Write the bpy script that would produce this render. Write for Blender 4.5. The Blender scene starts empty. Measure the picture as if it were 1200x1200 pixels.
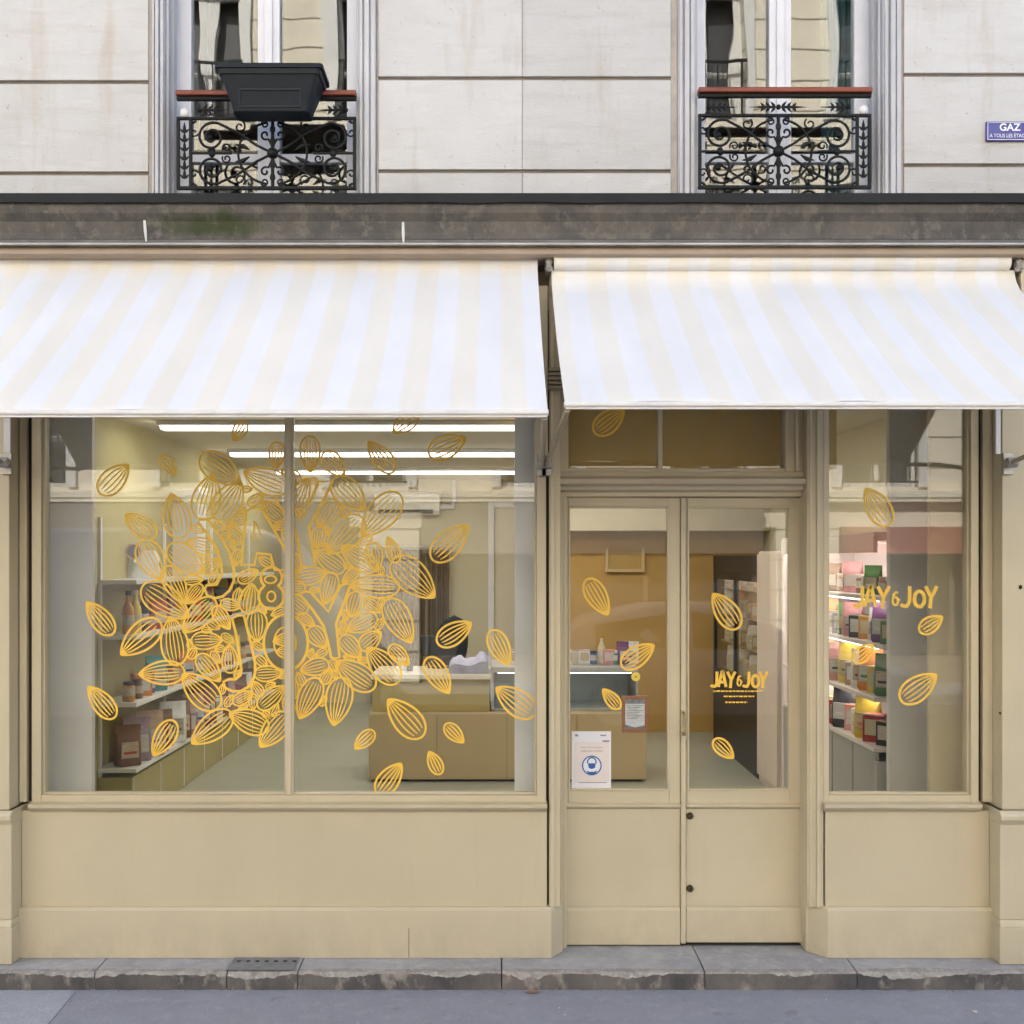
import bpy, bmesh, math, random
from mathutils import Vector, noise as mnoise
R = math.radians
C = bpy.context.scene.collection
sc = bpy.context.scene
D, S0, EYE, CX, CY = 5.2, 260.0, 1.87, 585.0, 655.0
def U(px, Y=0.0): return (px - CX) / S0 * (D + Y) / D
def V(py, Y=0.0): return EYE + (CY - py) / S0 * (D + Y) / D

# ------------------------------------------------------------------ materials
MATS = {}
def nodes_of(name):
    m = bpy.data.materials.new(name); m.use_nodes = True
    nt = m.node_tree; nt.nodes.clear()
    return m, nt
def N(nt, t, **kw):
    n = nt.nodes.new(t)
    for k, v in kw.items():
        if k in n.inputs.keys() if hasattr(n.inputs, 'keys') else False: n.inputs[k].default_value = v
        else: setattr(n, k, v)
    return n
def L(nt, a, b): nt.links.new(a, b)
def rgba(c): return (c[0], c[1], c[2], 1.0)

def mat(name, col, rough=0.5, var=0.06, scale=6.0, bump=0.0, bscale=60.0, metal=0.0, stretch=(1, 1, 1), col2=None, spec=0.5, wear=None):
    """Principled surface with two octaves of colour variation and a fine bump."""
    if name in MATS: return MATS[name]
    m, nt = nodes_of(name)
    out = N(nt, 'ShaderNodeOutputMaterial'); b = N(nt, 'ShaderNodeBsdfPrincipled')
    tc = N(nt, 'ShaderNodeTexCoord'); mp = N(nt, 'ShaderNodeMapping'); mp.inputs['Scale'].default_value = stretch
    L(nt, tc.outputs['Object'], mp.inputs['Vector'])
    n1 = N(nt, 'ShaderNodeTexNoise'); n1.inputs['Scale'].default_value = scale; n1.inputs['Detail'].default_value = 6; n1.inputs['Roughness'].default_value = 0.62
    L(nt, mp.outputs['Vector'], n1.inputs['Vector'])
    mx = N(nt, 'ShaderNodeMix', data_type='RGBA')
    a = tuple(max(0, c * (1 - var)) for c in col)
    c2 = col2 if col2 else tuple(min(1, c * (1 + var)) for c in col)
    mx.inputs[6].default_value = rgba(a); mx.inputs[7].default_value = rgba(c2)
    mr = N(nt, 'ShaderNodeMapRange'); mr.inputs[1].default_value = 0.32; mr.inputs[2].default_value = 0.68
    L(nt, n1.outputs[0], mr.inputs[0]); L(nt, mr.outputs[0], mx.inputs[0])
    last = mx
    if wear:      # scuffs, flakes and rising dirt: (amount, dirt height above the local origin)
        def band(sc, st, lo, hi, amt, c):
            nonlocal last
            q = N(nt, 'ShaderNodeMapping'); q.inputs['Scale'].default_value = st; L(nt, tc.outputs['Object'], q.inputs[0])
            k = N(nt, 'ShaderNodeTexNoise'); k.inputs['Scale'].default_value = sc; k.inputs['Detail'].default_value = 7; k.inputs['Roughness'].default_value = .7; L(nt, q.outputs[0], k.inputs['Vector'])
            r = N(nt, 'ShaderNodeMapRange'); r.inputs[1].default_value = lo; r.inputs[2].default_value = hi; r.inputs[4].default_value = amt; L(nt, k.outputs[0], r.inputs[0])
            x = N(nt, 'ShaderNodeMix', data_type='RGBA'); L(nt, r.outputs[0], x.inputs[0]); L(nt, last.outputs[2], x.inputs[6]); x.inputs[7].default_value = rgba(c); last = x
            return r
        band(2.1, (1, 1, .5), .50, .75, .30 * wear, tuple(c * .80 for c in col))
        band(7, (3.2, 1, .22), .58, .76, .30 * wear, tuple(c * .72 for c in col))
        band(34, (1, 1, 1), .69, .735, .50 * wear, (.30, .25, .18))
        band(16, (.5, 1, 1.6), .66, .72, .28 * wear, tuple(min(1, c * 1.22) for c in col))
        r = band(6, (1.6, 1, 1), .30, .70, .55 * wear, (.27, .235, .18))
        sp = N(nt, 'ShaderNodeSeparateXYZ'); L(nt, tc.outputs['Object'], sp.inputs[0])
        h = N(nt, 'ShaderNodeMapRange'); h.inputs[1].default_value = .0; h.inputs[2].default_value = .22; h.inputs[3].default_value = 1; h.inputs[4].default_value = 0; L(nt, sp.outputs[2], h.inputs[0])
        ml = N(nt, 'ShaderNodeMath', operation='MULTIPLY'); L(nt, r.outputs[0], ml.inputs[0]); L(nt, h.outputs[0], ml.inputs[1]); L(nt, ml.outputs[0], last.inputs[0])
    L(nt, last.outputs[2], b.inputs['Base Color'])
    b.inputs['Roughness'].default_value = rough; b.inputs['Metallic'].default_value = metal
    b.inputs['Specular IOR Level'].default_value = spec
    if bump > 0:
        n2 = N(nt, 'ShaderNodeTexNoise'); n2.inputs['Scale'].default_value = bscale; n2.inputs['Detail'].default_value = 4
        L(nt, mp.outputs['Vector'], n2.inputs['Vector'])
        bp = N(nt, 'ShaderNodeBump'); bp.inputs['Strength'].default_value = bump; bp.inputs['Distance'].default_value = 0.01
        L(nt, n2.outputs[0], bp.inputs['Height']); L(nt, bp.outputs[0], b.inputs['Normal'])
    L(nt, b.outputs[0], out.inputs[0])
    MATS[name] = m
    return m

def glass(name, ior, tint=(0.97, 0.98, 0.97), wavy=0.0):
    """Thin window glass: Fresnel mirror over a clear pane (light passes through both ways)."""
    m, nt = nodes_of(name)
    out = N(nt, 'ShaderNodeOutputMaterial'); tr = N(nt, 'ShaderNodeBsdfTransparent'); gl = N(nt, 'ShaderNodeBsdfGlossy')
    tr.inputs[0].default_value = rgba(tint); gl.inputs['Roughness'].default_value = 0.004
    geo = N(nt, 'ShaderNodeNewGeometry'); fr = N(nt, 'ShaderNodeFresnel'); mi = N(nt, 'ShaderNodeMapRange')
    mi.inputs[3].default_value = ior; mi.inputs[4].default_value = 1.0 / ior
    L(nt, geo.outputs['Backfacing'], mi.inputs[0]); L(nt, mi.outputs[0], fr.inputs['IOR'])
    mx = N(nt, 'ShaderNodeMixShader')
    L(nt, fr.outputs[0], mx.inputs[0]); L(nt, tr.outputs[0], mx.inputs[1]); L(nt, gl.outputs[0], mx.inputs[2])
    if wavy > 0:
        tc = N(nt, 'ShaderNodeTexCoord'); n2 = N(nt, 'ShaderNodeTexNoise'); n2.inputs['Scale'].default_value = 3.0; n2.inputs['Detail'].default_value = 1
        mp = N(nt, 'ShaderNodeMapping'); mp.inputs['Scale'].default_value = (1.6, 1, 0.5)
        L(nt, tc.outputs['Object'], mp.inputs['Vector']); L(nt, mp.outputs[0], n2.inputs['Vector'])
        bp = N(nt, 'ShaderNodeBump'); bp.inputs['Strength'].default_value = wavy; bp.inputs['Distance'].default_value = 0.02
        L(nt, n2.outputs[0], bp.inputs['Height']); L(nt, bp.outputs[0], gl.inputs['Normal'])
    L(nt, mx.outputs[0], out.inputs[0])
    MATS[name] = m
    return m

def lamp_mat(name, col, strength):
    m, nt = nodes_of(name)
    out = N(nt, 'ShaderNodeOutputMaterial'); e = N(nt, 'ShaderNodeEmission')
    e.inputs[0].default_value = rgba(col); e.inputs[1].default_value = strength
    L(nt, e.outputs[0], out.inputs[0]); MATS[name] = m
    return m

def stripe_mat(name, phase, period=0.1815):
    m, nt = nodes_of(name)
    out = N(nt, 'ShaderNodeOutputMaterial'); tc = N(nt, 'ShaderNodeTexCoord'); sp = N(nt, 'ShaderNodeSeparateXYZ')
    L(nt, tc.outputs['Object'], sp.inputs[0])
    ma = N(nt, 'ShaderNodeMath', operation='MULTIPLY_ADD'); ma.inputs[1].default_value = 1 / period; ma.inputs[2].default_value = phase
    L(nt, sp.outputs[0], ma.inputs[0])
    fr = N(nt, 'ShaderNodeMath', operation='FRACT'); L(nt, ma.outputs[0], fr.inputs[0])
    pp = N(nt, 'ShaderNodeMath', operation='PINGPONG'); pp.inputs[1].default_value = 0.5; L(nt, fr.outputs[0], pp.inputs[0])
    mr = N(nt, 'ShaderNodeMapRange'); mr.inputs[1].default_value = 0.235; mr.inputs[2].default_value = 0.265; L(nt, pp.outputs[0], mr.inputs[0])
    mx = N(nt, 'ShaderNodeMix', data_type='RGBA'); L(nt, mr.outputs[0], mx.inputs[0])
    mx.inputs[6].default_value = rgba((0.91, 0.905, 0.91)); mx.inputs[7].default_value = rgba((0.91, 0.885, 0.815))
    no = N(nt, 'ShaderNodeTexNoise'); no.inputs['Scale'].default_value = 5; no.inputs['Detail'].default_value = 8
    mpn = N(nt, 'ShaderNodeMapping'); mpn.inputs['Scale'].default_value = (1, 0.4, 0.4); L(nt, tc.outputs['Object'], mpn.inputs[0]); L(nt, mpn.outputs[0], no.inputs['Vector'])
    mr2 = N(nt, 'ShaderNodeMapRange'); mr2.inputs[1].default_value = 0.35; mr2.inputs[2].default_value = 0.7; mr2.inputs[3].default_value = 0.93; mr2.inputs[4].default_value = 1.0
    L(nt, no.outputs[0], mr2.inputs[0])
    mu = N(nt, 'ShaderNodeMix', data_type='RGBA', blend_type='MULTIPLY'); mu.inputs[0].default_value = 1
    L(nt, mx.outputs[2], mu.inputs[6]); L(nt, mr2.outputs[0], mu.inputs[7])
    df = N(nt, 'ShaderNodeBsdfDiffuse'); tl = N(nt, 'ShaderNodeBsdfTranslucent'); ms = N(nt, 'ShaderNodeMixShader'); ms.inputs[0].default_value = 0.2
    wv = N(nt, 'ShaderNodeTexNoise'); wv.inputs['Scale'].default_value = 500; L(nt, tc.outputs['Object'], wv.inputs['Vector'])
    bp = N(nt, 'ShaderNodeBump'); bp.inputs['Strength'].default_value = 0.15; bp.inputs['Distance'].default_value = 0.002
    L(nt, wv.outputs[0], bp.inputs['Height']); L(nt, bp.outputs[0], df.inputs['Normal'])
    tx = N(nt, 'ShaderNodeMix', data_type='RGBA'); L(nt, mr.outputs[0], tx.inputs[0]); tx.inputs[6].default_value = rgba((.74, .70, .62)); tx.inputs[7].default_value = rgba((.82, .55, .18))
    L(nt, mu.outputs[2], df.inputs[0]); L(nt, tx.outputs[2], tl.inputs[0])
    L(nt, df.outputs[0], ms.inputs[1]); L(nt, tl.outputs[0], ms.inputs[2]); L(nt, ms.outputs[0], out.inputs[0])
    MATS[name] = m
    return m

def stone_mat():
    m, nt = nodes_of('limestone')
    out = N(nt, 'ShaderNodeOutputMaterial'); b = N(nt, 'ShaderNodeBsdfPrincipled'); b.inputs['Roughness'].default_value = 0.88
    tc = N(nt, 'ShaderNodeTexCoord')
    def nz(scale, st, det=6, off=(0, 0, 0), rough=0.6):
        mp = N(nt, 'ShaderNodeMapping'); mp.inputs['Scale'].default_value = st; mp.inputs['Location'].default_value = off
        L(nt, tc.outputs['Object'], mp.inputs[0]); n = N(nt, 'ShaderNodeTexNoise'); n.inputs['Scale'].default_value = scale
        n.inputs['Detail'].default_value = det; n.inputs['Roughness'].default_value = rough; L(nt, mp.outputs[0], n.inputs['Vector']); return n
    def rng(n, lo, hi, a=0.0, c=1.0):
        r = N(nt, 'ShaderNodeMapRange'); r.inputs[1].default_value = lo; r.inputs[2].default_value = hi; r.inputs[3].default_value = a; r.inputs[4].default_value = c
        L(nt, n.outputs[0], r.inputs[0]); return r
    def mix(fac, c1, c2):
        x = N(nt, 'ShaderNodeMix', data_type='RGBA'); L(nt, fac.outputs[0], x.inputs[0])
        if isinstance(c1, tuple): x.inputs[6].default_value = rgba(c1)
        else: L(nt, c1.outputs[2], x.inputs[6])
        x.inputs[7].default_value = rgba(c2); return x
    big = rng(nz(1.3, (1, 1, 1)), 0.38, 0.66)
    base = mix(big, (0.595, 0.592, 0.588), (0.53, 0.52, 0.505))
    st = rng(nz(7, (0.35, 1, 2.6), 8), 0.52, 0.75, 0, 0.5)
    a = mix(st, base, (0.46, 0.43, 0.395))
    ver = rng(nz(3.2, (2.2, 1, 0.35), 5, (3, 0, 1)), 0.56, 0.74, 0, 0.55)
    a2 = mix(ver, a, (0.46, 0.38, 0.30))
    sp = rng(nz(45, (1, 1, 1), 3, (1, 2, 3)), 0.67, 0.74, 0, 0.55)
    a3 = mix(sp, a2, (0.30, 0.26, 0.22))
    lt = rng(nz(22, (0.3, 1, 1.5), 6, (7, 2, 3)), 0.55, 0.7, 0, 0.35)
    a4 = mix(lt, a3, (0.68, 0.67, 0.65))
    gi = N(nt, 'ShaderNodeNewGeometry'); ri = N(nt, 'ShaderNodeMapRange'); ri.inputs[3].default_value = .88; ri.inputs[4].default_value = 1.06; L(nt, gi.outputs['Random Per Island'], ri.inputs[0])
    mu = N(nt, 'ShaderNodeMix', data_type='RGBA', blend_type='MULTIPLY'); mu.inputs[0].default_value = 1; L(nt, a4.outputs[2], mu.inputs[6]); L(nt, ri.outputs[0], mu.inputs[7])
    L(nt, mu.outputs[2], b.inputs['Base Color'])
    nb = nz(70, (0.6, 1, 1.6), 8)
    bp = N(nt, 'ShaderNodeBump'); bp.inputs['Strength'].default_value = 0.35; bp.inputs['Distance'].default_value = 0.006
    L(nt, nb.outputs[0], bp.inputs['Height']); L(nt, bp.outputs[0], b.inputs['Normal'])
    L(nt, b.outputs[0], out.inputs[0]); MATS['limestone'] = m
    return m

def weathered(name, base, dark, pale, moss=None, scale=4.0, thr=(0.5, 0.62), stretch=(1, 1, 1), speck=0.0):
    """Weathered stone or plaster: dark grime, pale chips and optionally one patch of moss."""
    m, nt = nodes_of(name)
    out = N(nt, 'ShaderNodeOutputMaterial'); b = N(nt, 'ShaderNodeBsdfPrincipled'); b.inputs['Roughness'].default_value = 0.8
    tc = N(nt, 'ShaderNodeTexCoord'); mp = N(nt, 'ShaderNodeMapping'); mp.inputs['Scale'].default_value = stretch; L(nt, tc.outputs['Object'], mp.inputs[0])
    def nz(sca, det=8):
        n = N(nt, 'ShaderNodeTexNoise'); n.inputs['Scale'].default_value = sca; n.inputs['Detail'].default_value = det; n.inputs['Roughness'].default_value = 0.65
        L(nt, mp.outputs[0], n.inputs['Vector']); return n
    def rng(sock, lo, hi, a=0.0, c=1.0):
        r = N(nt, 'ShaderNodeMapRange'); r.inputs[1].default_value = lo; r.inputs[2].default_value = hi; r.inputs[3].default_value = a; r.inputs[4].default_value = c
        L(nt, sock, r.inputs[0]); return r
    m1 = N(nt, 'ShaderNodeMix', data_type='RGBA'); m1.inputs[6].default_value = rgba(dark); m1.inputs[7].default_value = rgba(base)
    L(nt, rng(nz(scale).outputs[0], 0.38, 0.62).outputs[0], m1.inputs[0])
    m2 = N(nt, 'ShaderNodeMix', data_type='RGBA'); L(nt, m1.outputs[2], m2.inputs[6]); m2.inputs[7].default_value = rgba(pale)
    L(nt, rng(nz(scale * 3.3).outputs[0], thr[0], thr[1]).outputs[0], m2.inputs[0])
    last = m2
    if speck:
        for sc_, lo, hi, c, am in ((170, .60, .68, tuple(min(1, v * 1.5) for v in pale), speck), (140, .60, .68, tuple(v * .5 for v in dark), speck), (8, .64, .70, tuple(v * .72 for v in dark), speck * .8)):
            q = N(nt, 'ShaderNodeTexNoise'); q.inputs['Scale'].default_value = sc_; q.inputs['Detail'].default_value = 3; q.noise_dimensions = '4D'; q.inputs['W'].default_value = sc_; L(nt, tc.outputs['Object'], q.inputs['Vector'])
            x = N(nt, 'ShaderNodeMix', data_type='RGBA'); L(nt, rng(q.outputs[0], lo, hi, 0, am).outputs[0], x.inputs[0]); L(nt, last.outputs[2], x.inputs[6]); x.inputs[7].default_value = rgba(c); last = x
    if moss:
        (mx0, mz0, wx, wz) = moss
        sp = N(nt, 'ShaderNodeSeparateXYZ'); L(nt, tc.outputs['Object'], sp.inputs[0])
        def sq(sock, c, w):
            a = N(nt, 'ShaderNodeMath', operation='SUBTRACT'); L(nt, sock, a.inputs[0]); a.inputs[1].default_value = c
            d = N(nt, 'ShaderNodeMath', operation='DIVIDE'); L(nt, a.outputs[0], d.inputs[0]); d.inputs[1].default_value = w
            p = N(nt, 'ShaderNodeMath', operation='MULTIPLY'); L(nt, d.outputs[0], p.inputs[0]); L(nt, d.outputs[0], p.inputs[1]); return p
        ad = N(nt, 'ShaderNodeMath', operation='ADD'); L(nt, sq(sp.outputs[0], mx0, wx).outputs[0], ad.inputs[0]); L(nt, sq(sp.outputs[2], mz0, wz).outputs[0], ad.inputs[1])
        nn = N(nt, 'ShaderNodeMath', operation='MULTIPLY_ADD'); L(nt, nz(3.2).outputs[0], nn.inputs[0]); nn.inputs[1].default_value = 5.0; L(nt, ad.outputs[0], nn.inputs[2])
        f = rng(nn.outputs[0], 2.35, 3.3, 0.95, 0.0)
        m3 = N(nt, 'ShaderNodeMix', data_type='RGBA'); L(nt, f.outputs[0], m3.inputs[0]); L(nt, last.outputs[2], m3.inputs[6]); m3.inputs[7].default_value = rgba((0.035, 0.045, 0.012))
        last = m3
    L(nt, last.outputs[2], b.inputs['Base Color'])
    bp = N(nt, 'ShaderNodeBump'); bp.inputs['Strength'].default_value = 0.5; bp.inputs['Distance'].default_value = 0.008
    L(nt, nz(40).outputs[0], bp.inputs['Height']); L(nt, bp.outputs[0], b.inputs['Normal'])
    L(nt, b.outputs[0], out.inputs[0]); MATS[name] = m
    return m

CREAM = mat('cream_paint', (0.56, 0.485, 0.335), 0.45, 0.05, 2.2, 0.04, 18, wear=.8)
CREAM_DEEP = mat('cream_paint_riser', (0.55, 0.475, 0.325), 0.48, 0.05, 1.3, 0.05, 14, wear=.9)
STONE = stone_mat()
GROOVE = mat('groove_mortar', (0.22, 0.185, 0.15), 0.9, 0.2, 8)
CORN = weathered('cornice_zinc', (0.125, 0.112, 0.098), (0.075, 0.07, 0.066), (0.15, 0.133, 0.113), moss=(-1.22, 0.135, 0.36, 0.06), scale=4.5, thr=(0.52, 0.62), stretch=(1.3, 1, 1.0), speck=.3)
LEAD = mat('lead_flashing', (0.006, 0.0065, 0.007), 0.75, 0.35, 9, 0.2, 30)
PELMET = mat('pelmet_paint', (0.33, 0.26, 0.19), 0.6, 0.12, 3, 0.1, 60)
GREYPAINT = mat('grey_casing_paint', (0.50, 0.505, 0.53), 0.5, 0.12, 5, 0.08, 60, stretch=(1, 1, 0.3))
WHITEPAINT = mat('white_window_paint', (0.70, 0.71, 0.76), 0.4, 0.05, 5, 0.05, 60)
IRON = mat('wrought_iron', (0.007, 0.0085, 0.009), 0.55, 0.3, 20, 0.2, 80, spec=.25)
REDWOOD = mat('red_handrail', (0.23, 0.055, 0.03), 0.45, 0.25, 12, 0.1, 50, stretch=(0.3, 1, 1))
DARKBOX = mat('slate_plastic', (0.011, 0.016, 0.022), 0.5, 0.12, 8, 0.05, 50, spec=.2)
GLASS = glass('shop_glass', 1.56)
GLASSUP = glass('old_window_glass', 1.8, (0.9, 0.93, 0.92), 0.05)
GLASSIN = glass('case_glass', 1.4)
YELLOW = mat('yellow_vinyl', (1.0, 0.66, 0.095), 0.5, 0.03, 12)
_nt = YELLOW.node_tree; _b = _nt.nodes['Principled BSDF']; _o = _nt.nodes['Material Output']
_t = _nt.nodes.new('ShaderNodeBsdfTranslucent'); _t.inputs[0].default_value = (0.98, 0.62, 0.12, 1); _m = _nt.nodes.new('ShaderNodeMixShader'); _m.inputs[0].default_value = 0.2
_nt.links.new(_b.outputs[0], _m.inputs[1]); _nt.links.new(_t.outputs[0], _m.inputs[2]); _nt.links.new(_m.outputs[0], _o.inputs[0])
DARK = mat('dark_gap', (0.02, 0.018, 0.015), 0.7, 0.2)
METAL = mat('galvanised_metal', (0.42, 0.40, 0.37), 0.45, 0.15, 20, 0.1, 60, metal=0.6)
BRASS = mat('brass', (0.62, 0.47, 0.22), 0.3, 0.1, 20, metal=0.9)
ASPHALT = weathered('asphalt_footway', (0.315, 0.325, 0.375), (0.285, 0.295, 0.34), (0.35, 0.36, 0.40), scale=5, thr=(0.52, 0.7), speck=.7)
SLAB = weathered('pale_slab', (0.40, 0.425, 0.47), (0.36, 0.38, 0.43), (0.44, 0.46, 0.49), scale=5, thr=(0.52, 0.7), speck=.7)
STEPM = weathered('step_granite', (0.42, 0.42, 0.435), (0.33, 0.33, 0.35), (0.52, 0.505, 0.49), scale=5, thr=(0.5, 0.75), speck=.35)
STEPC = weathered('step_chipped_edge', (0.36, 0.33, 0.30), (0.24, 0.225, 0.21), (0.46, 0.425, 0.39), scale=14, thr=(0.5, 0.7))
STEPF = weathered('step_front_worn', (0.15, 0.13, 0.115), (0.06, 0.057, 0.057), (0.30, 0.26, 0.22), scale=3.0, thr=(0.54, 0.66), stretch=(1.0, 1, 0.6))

# ------------------------------------------------------------------ mesh builder
LOC = {}
class MB:
    def __init__(s): s.v, s.f, s.m = [], [], []
    def add(s, vs, fs, mi=0):
        o = len(s.v); s.v += [tuple(p) for p in vs]
        for q in fs: s.f.append([i + o for i in q]); s.m.append(mi)
        return s
    def box(s, x0, x1, y0, y1, z0, z1, mi=0):
        vs = [(x, y, z) for z in (z0, z1) for y in (y0, y1) for x in (x0, x1)]
        return s.add(vs, [(0, 2, 3, 1), (4, 5, 7, 6), (0, 1, 5, 4), (2, 6, 7, 3), (0, 4, 6, 2), (1, 3, 7, 5)], mi)
    def pbox(s, px0, px1, py0, py1, Y0, Y1, mi=0, ref=None):
        r = Y0 if ref is None else ref
        return s.box(U(px0, r), U(px1, r), Y0, Y1, V(py1, r), V(py0, r), mi)
    def prism_x(s, prof, x0, x1, mi=0):
        n = len(prof); vs = [(x0, y, z) for y, z in prof] + [(x1, y, z) for y, z in prof]
        return s.add(vs, [(i, (i + 1) % n, n + (i + 1) % n, n + i) for i in range(n)] + [list(range(n))[::-1], list(range(n, 2 * n))], mi)
    def prism_z(s, plan, z0, z1, mi=0):
        n = len(plan); vs = [(x, y, z0) for x, y in plan] + [(x, y, z1) for x, y in plan]
        return s.add(vs, [(i, (i + 1) % n, n + (i + 1) % n, n + i) for i in range(n)] + [list(range(n))[::-1], list(range(n, 2 * n))], mi)
    def prism_y(s, outl, y0, y1, mi=0):
        n = len(outl); vs = [(x, y0, z) for x, z in outl] + [(x, y1, z) for x, z in outl]
        return s.add(vs, [(i, (i + 1) % n, n + (i + 1) % n, n + i) for i in range(n)] + [list(range(n))[::-1], list(range(n, 2 * n))], mi)
    def loft(s, rings, mi=0, cap=True):
        n = len(rings[0]); vs = [p for r in rings for p in r]; fs = []
        for k in range(len(rings) - 1):
            for i in range(n): fs.append((k * n + i, k * n + (i + 1) % n, (k + 1) * n + (i + 1) % n, (k + 1) * n + i))
        if cap: fs += [list(range(n))[::-1], list(range((len(rings) - 1) * n, len(rings) * n))]
        return s.add(vs, fs, mi)
    def tube(s, pts, r, n=8, mi=0):
        P = [Vector(p) for p in pts]; rings = []
        for i, p in enumerate(P):
            t = (P[min(i + 1, len(P) - 1)] - P[max(i - 1, 0)])
            if t.length < 1e-9: t = Vector((0, 0, 1))
            t.normalize(); a = Vector((0, 1, 0)) if abs(t.y) < 0.9 else Vector((1, 0, 0))
            u = t.cross(a).normalized(); w = t.cross(u)
            rr = r[i] if isinstance(r, (list, tuple)) else r
            rings.append([p + (u * math.cos(2 * math.pi * k / n) + w * math.sin(2 * math.pi * k / n)) * rr for k in range(n)])
        return s.loft(rings, mi)
    def lathe(s, prof, c=(0, 0, 0), n=16, mis=None, mi=0):
        rings = [[(c[0] + r * math.cos(2 * math.pi * k / n), c[1] + r * math.sin(2 * math.pi * k / n), c[2] + z) for k in range(n)] for r, z in prof]
        if mis is None: return s.loft(rings, mi)
        for k in range(len(rings) - 1): s.loft(rings[k:k + 2], mis[k], cap=False)
        s.add(rings[0], [list(range(n))[::-1]], mis[0]); s.add(rings[-1], [list(range(n))], mis[-1])
        return s
    def ball(s, c, r, n=12, m=8, mi=0):
        rx, ry, rz = r if isinstance(r, tuple) else (r, r, r)
        rings = [[(c[0] + rx * max(math.sin(math.pi * j / m), 0.02) * math.cos(2 * math.pi * k / n), c[1] + ry * max(math.sin(math.pi * j / m), 0.02) * math.sin(2 * math.pi * k / n), c[2] - rz * math.cos(math.pi * j / m)) for k in range(n)] for j in range(m + 1)]
        return s.loft(rings, mi)
    def ribbon(s, pts, y, w, th=0.0005, closed=False, mi=0):
        """flat strip in an XZ plane along a polyline of (x, z)"""
        n = len(pts); A, B = [], []
        for i in range(n):
            p, q = (pts[(i - 1) % n], pts[(i + 1) % n]) if closed else (pts[max(i - 1, 0)], pts[min(i + 1, n - 1)])
            dx, dz = q[0] - p[0], q[1] - p[1]; l = math.hypot(dx, dz) or 1e-9
            ww = w[i] if isinstance(w, (list, tuple)) else w
            nx, nz = -dz / l * ww / 2, dx / l * ww / 2
            A.append((pts[i][0] + nx, pts[i][1] + nz)); B.append((pts[i][0] - nx, pts[i][1] - nz))
        vs = [(x, y, z) for x, z in A] + [(x, y, z) for x, z in B] + [(x, y + th, z) for x, z in A] + [(x, y + th, z) for x, z in B]
        fs = []
        for i in range(n if closed else n - 1):
            j = (i + 1) % n
            fs += [(i, j, n + j, n + i), (2 * n + i, 3 * n + i, 3 * n + j, 2 * n + j), (i, 2 * n + i, 2 * n + j, j), (n + i, n + j, 3 * n + j, 3 * n + i)]
        return s.add(vs, fs, mi)
    def build(s, name, mats, parent=None, bevel=0.0, smooth=False, world=True, local=False, seg=2, angle=38):
        if not isinstance(mats, (list, tuple)): mats = [mats]
        if parent is not None: org = Vector((0, 0, 0)) if local else LOC[parent.name]
        elif local: org = Vector((0, 0, 0))
        else:
            xs = [p[0] for p in s.v]; ys = [p[1] for p in s.v]; zs = [p[2] for p in s.v]
            org = Vector(((min(xs) + max(xs)) / 2, (min(ys) + max(ys)) / 2, min(zs)))
        me = bpy.data.meshes.new(name)
        me.from_pydata([(p[0] - org.x, p[1] - org.y, p[2] - org.z) for p in s.v], [], s.f)
        for m in mats: me.materials.append(m)
        me.polygons.foreach_set('material_index', s.m)
        bm = bmesh.new(); bm.from_mesh(me); bmesh.ops.recalc_face_normals(bm, faces=bm.faces); bm.to_mesh(me); bm.free()
        if smooth:
            me.shade_smooth(); me.set_sharp_from_angle(angle=R(angle))
        o = bpy.data.objects.new(name, me); C.objects.link(o)
        if parent is not None: o.parent = parent; LOC[o.name] = org
        else: o.location = org; LOC[o.name] = org
        if bevel > 0:
            b = o.modifiers.new('edge', 'BEVEL'); b.width = bevel; b.segments = seg; b.limit_method = 'ANGLE'; b.angle_limit = R(40)
        return o

def tag(o, label=None, cat=None, group=None, kind=None):
    if label: o['label'] = label
    if cat: o['category'] = cat
    if group: o['group'] = group
    if kind: o['kind'] = kind
    return o
def thing(name, loc, label, cat, group=None, rz=0.0):
    o = bpy.data.objects.new(name, None); o.empty_display_size = 0.1; C.objects.link(o)
    o.location = loc; o.rotation_euler.z = rz; LOC[o.name] = Vector(loc)
    return tag(o, label, cat, group)
def struct(mb, name, m, **k): return tag(mb.build(name, m, **k), kind='structure')

def text_mesh(mb, txt, cx, cz, y, height, width=None, mi=0, bold=0.0):
    """letters from the built-in typeface, turned into mesh faces standing in an XZ plane"""
    cu = bpy.data.curves.new('t', 'FONT'); cu.body = txt; cu.size = 1.0; cu.offset = bold; cu.extrude = 0.0
    to = bpy.data.objects.new('t', cu); C.objects.link(to)
    dg = bpy.context.evaluated_depsgraph_get(); me = bpy.data.meshes.new_from_object(to.evaluated_get(dg))
    vs = [v.co.copy() for v in me.vertices]; fs = [list(p.vertices) for p in me.polygons]
    bpy.data.objects.remove(to); bpy.data.curves.remove(cu); bpy.data.meshes.remove(me)
    x0, x1 = min(v.x for v in vs), max(v.x for v in vs); z0, z1 = min(v.y for v in vs), max(v.y for v in vs)
    k = height / (z1 - z0); kx = (width / (x1 - x0)) if width else k
    mb.add([(cx + (v.x - (x0 + x1) / 2) * kx, y, cz + (v.y - (z0 + z1) / 2) * k) for v in vs], fs, mi)

rng = random.Random(11)

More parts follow.
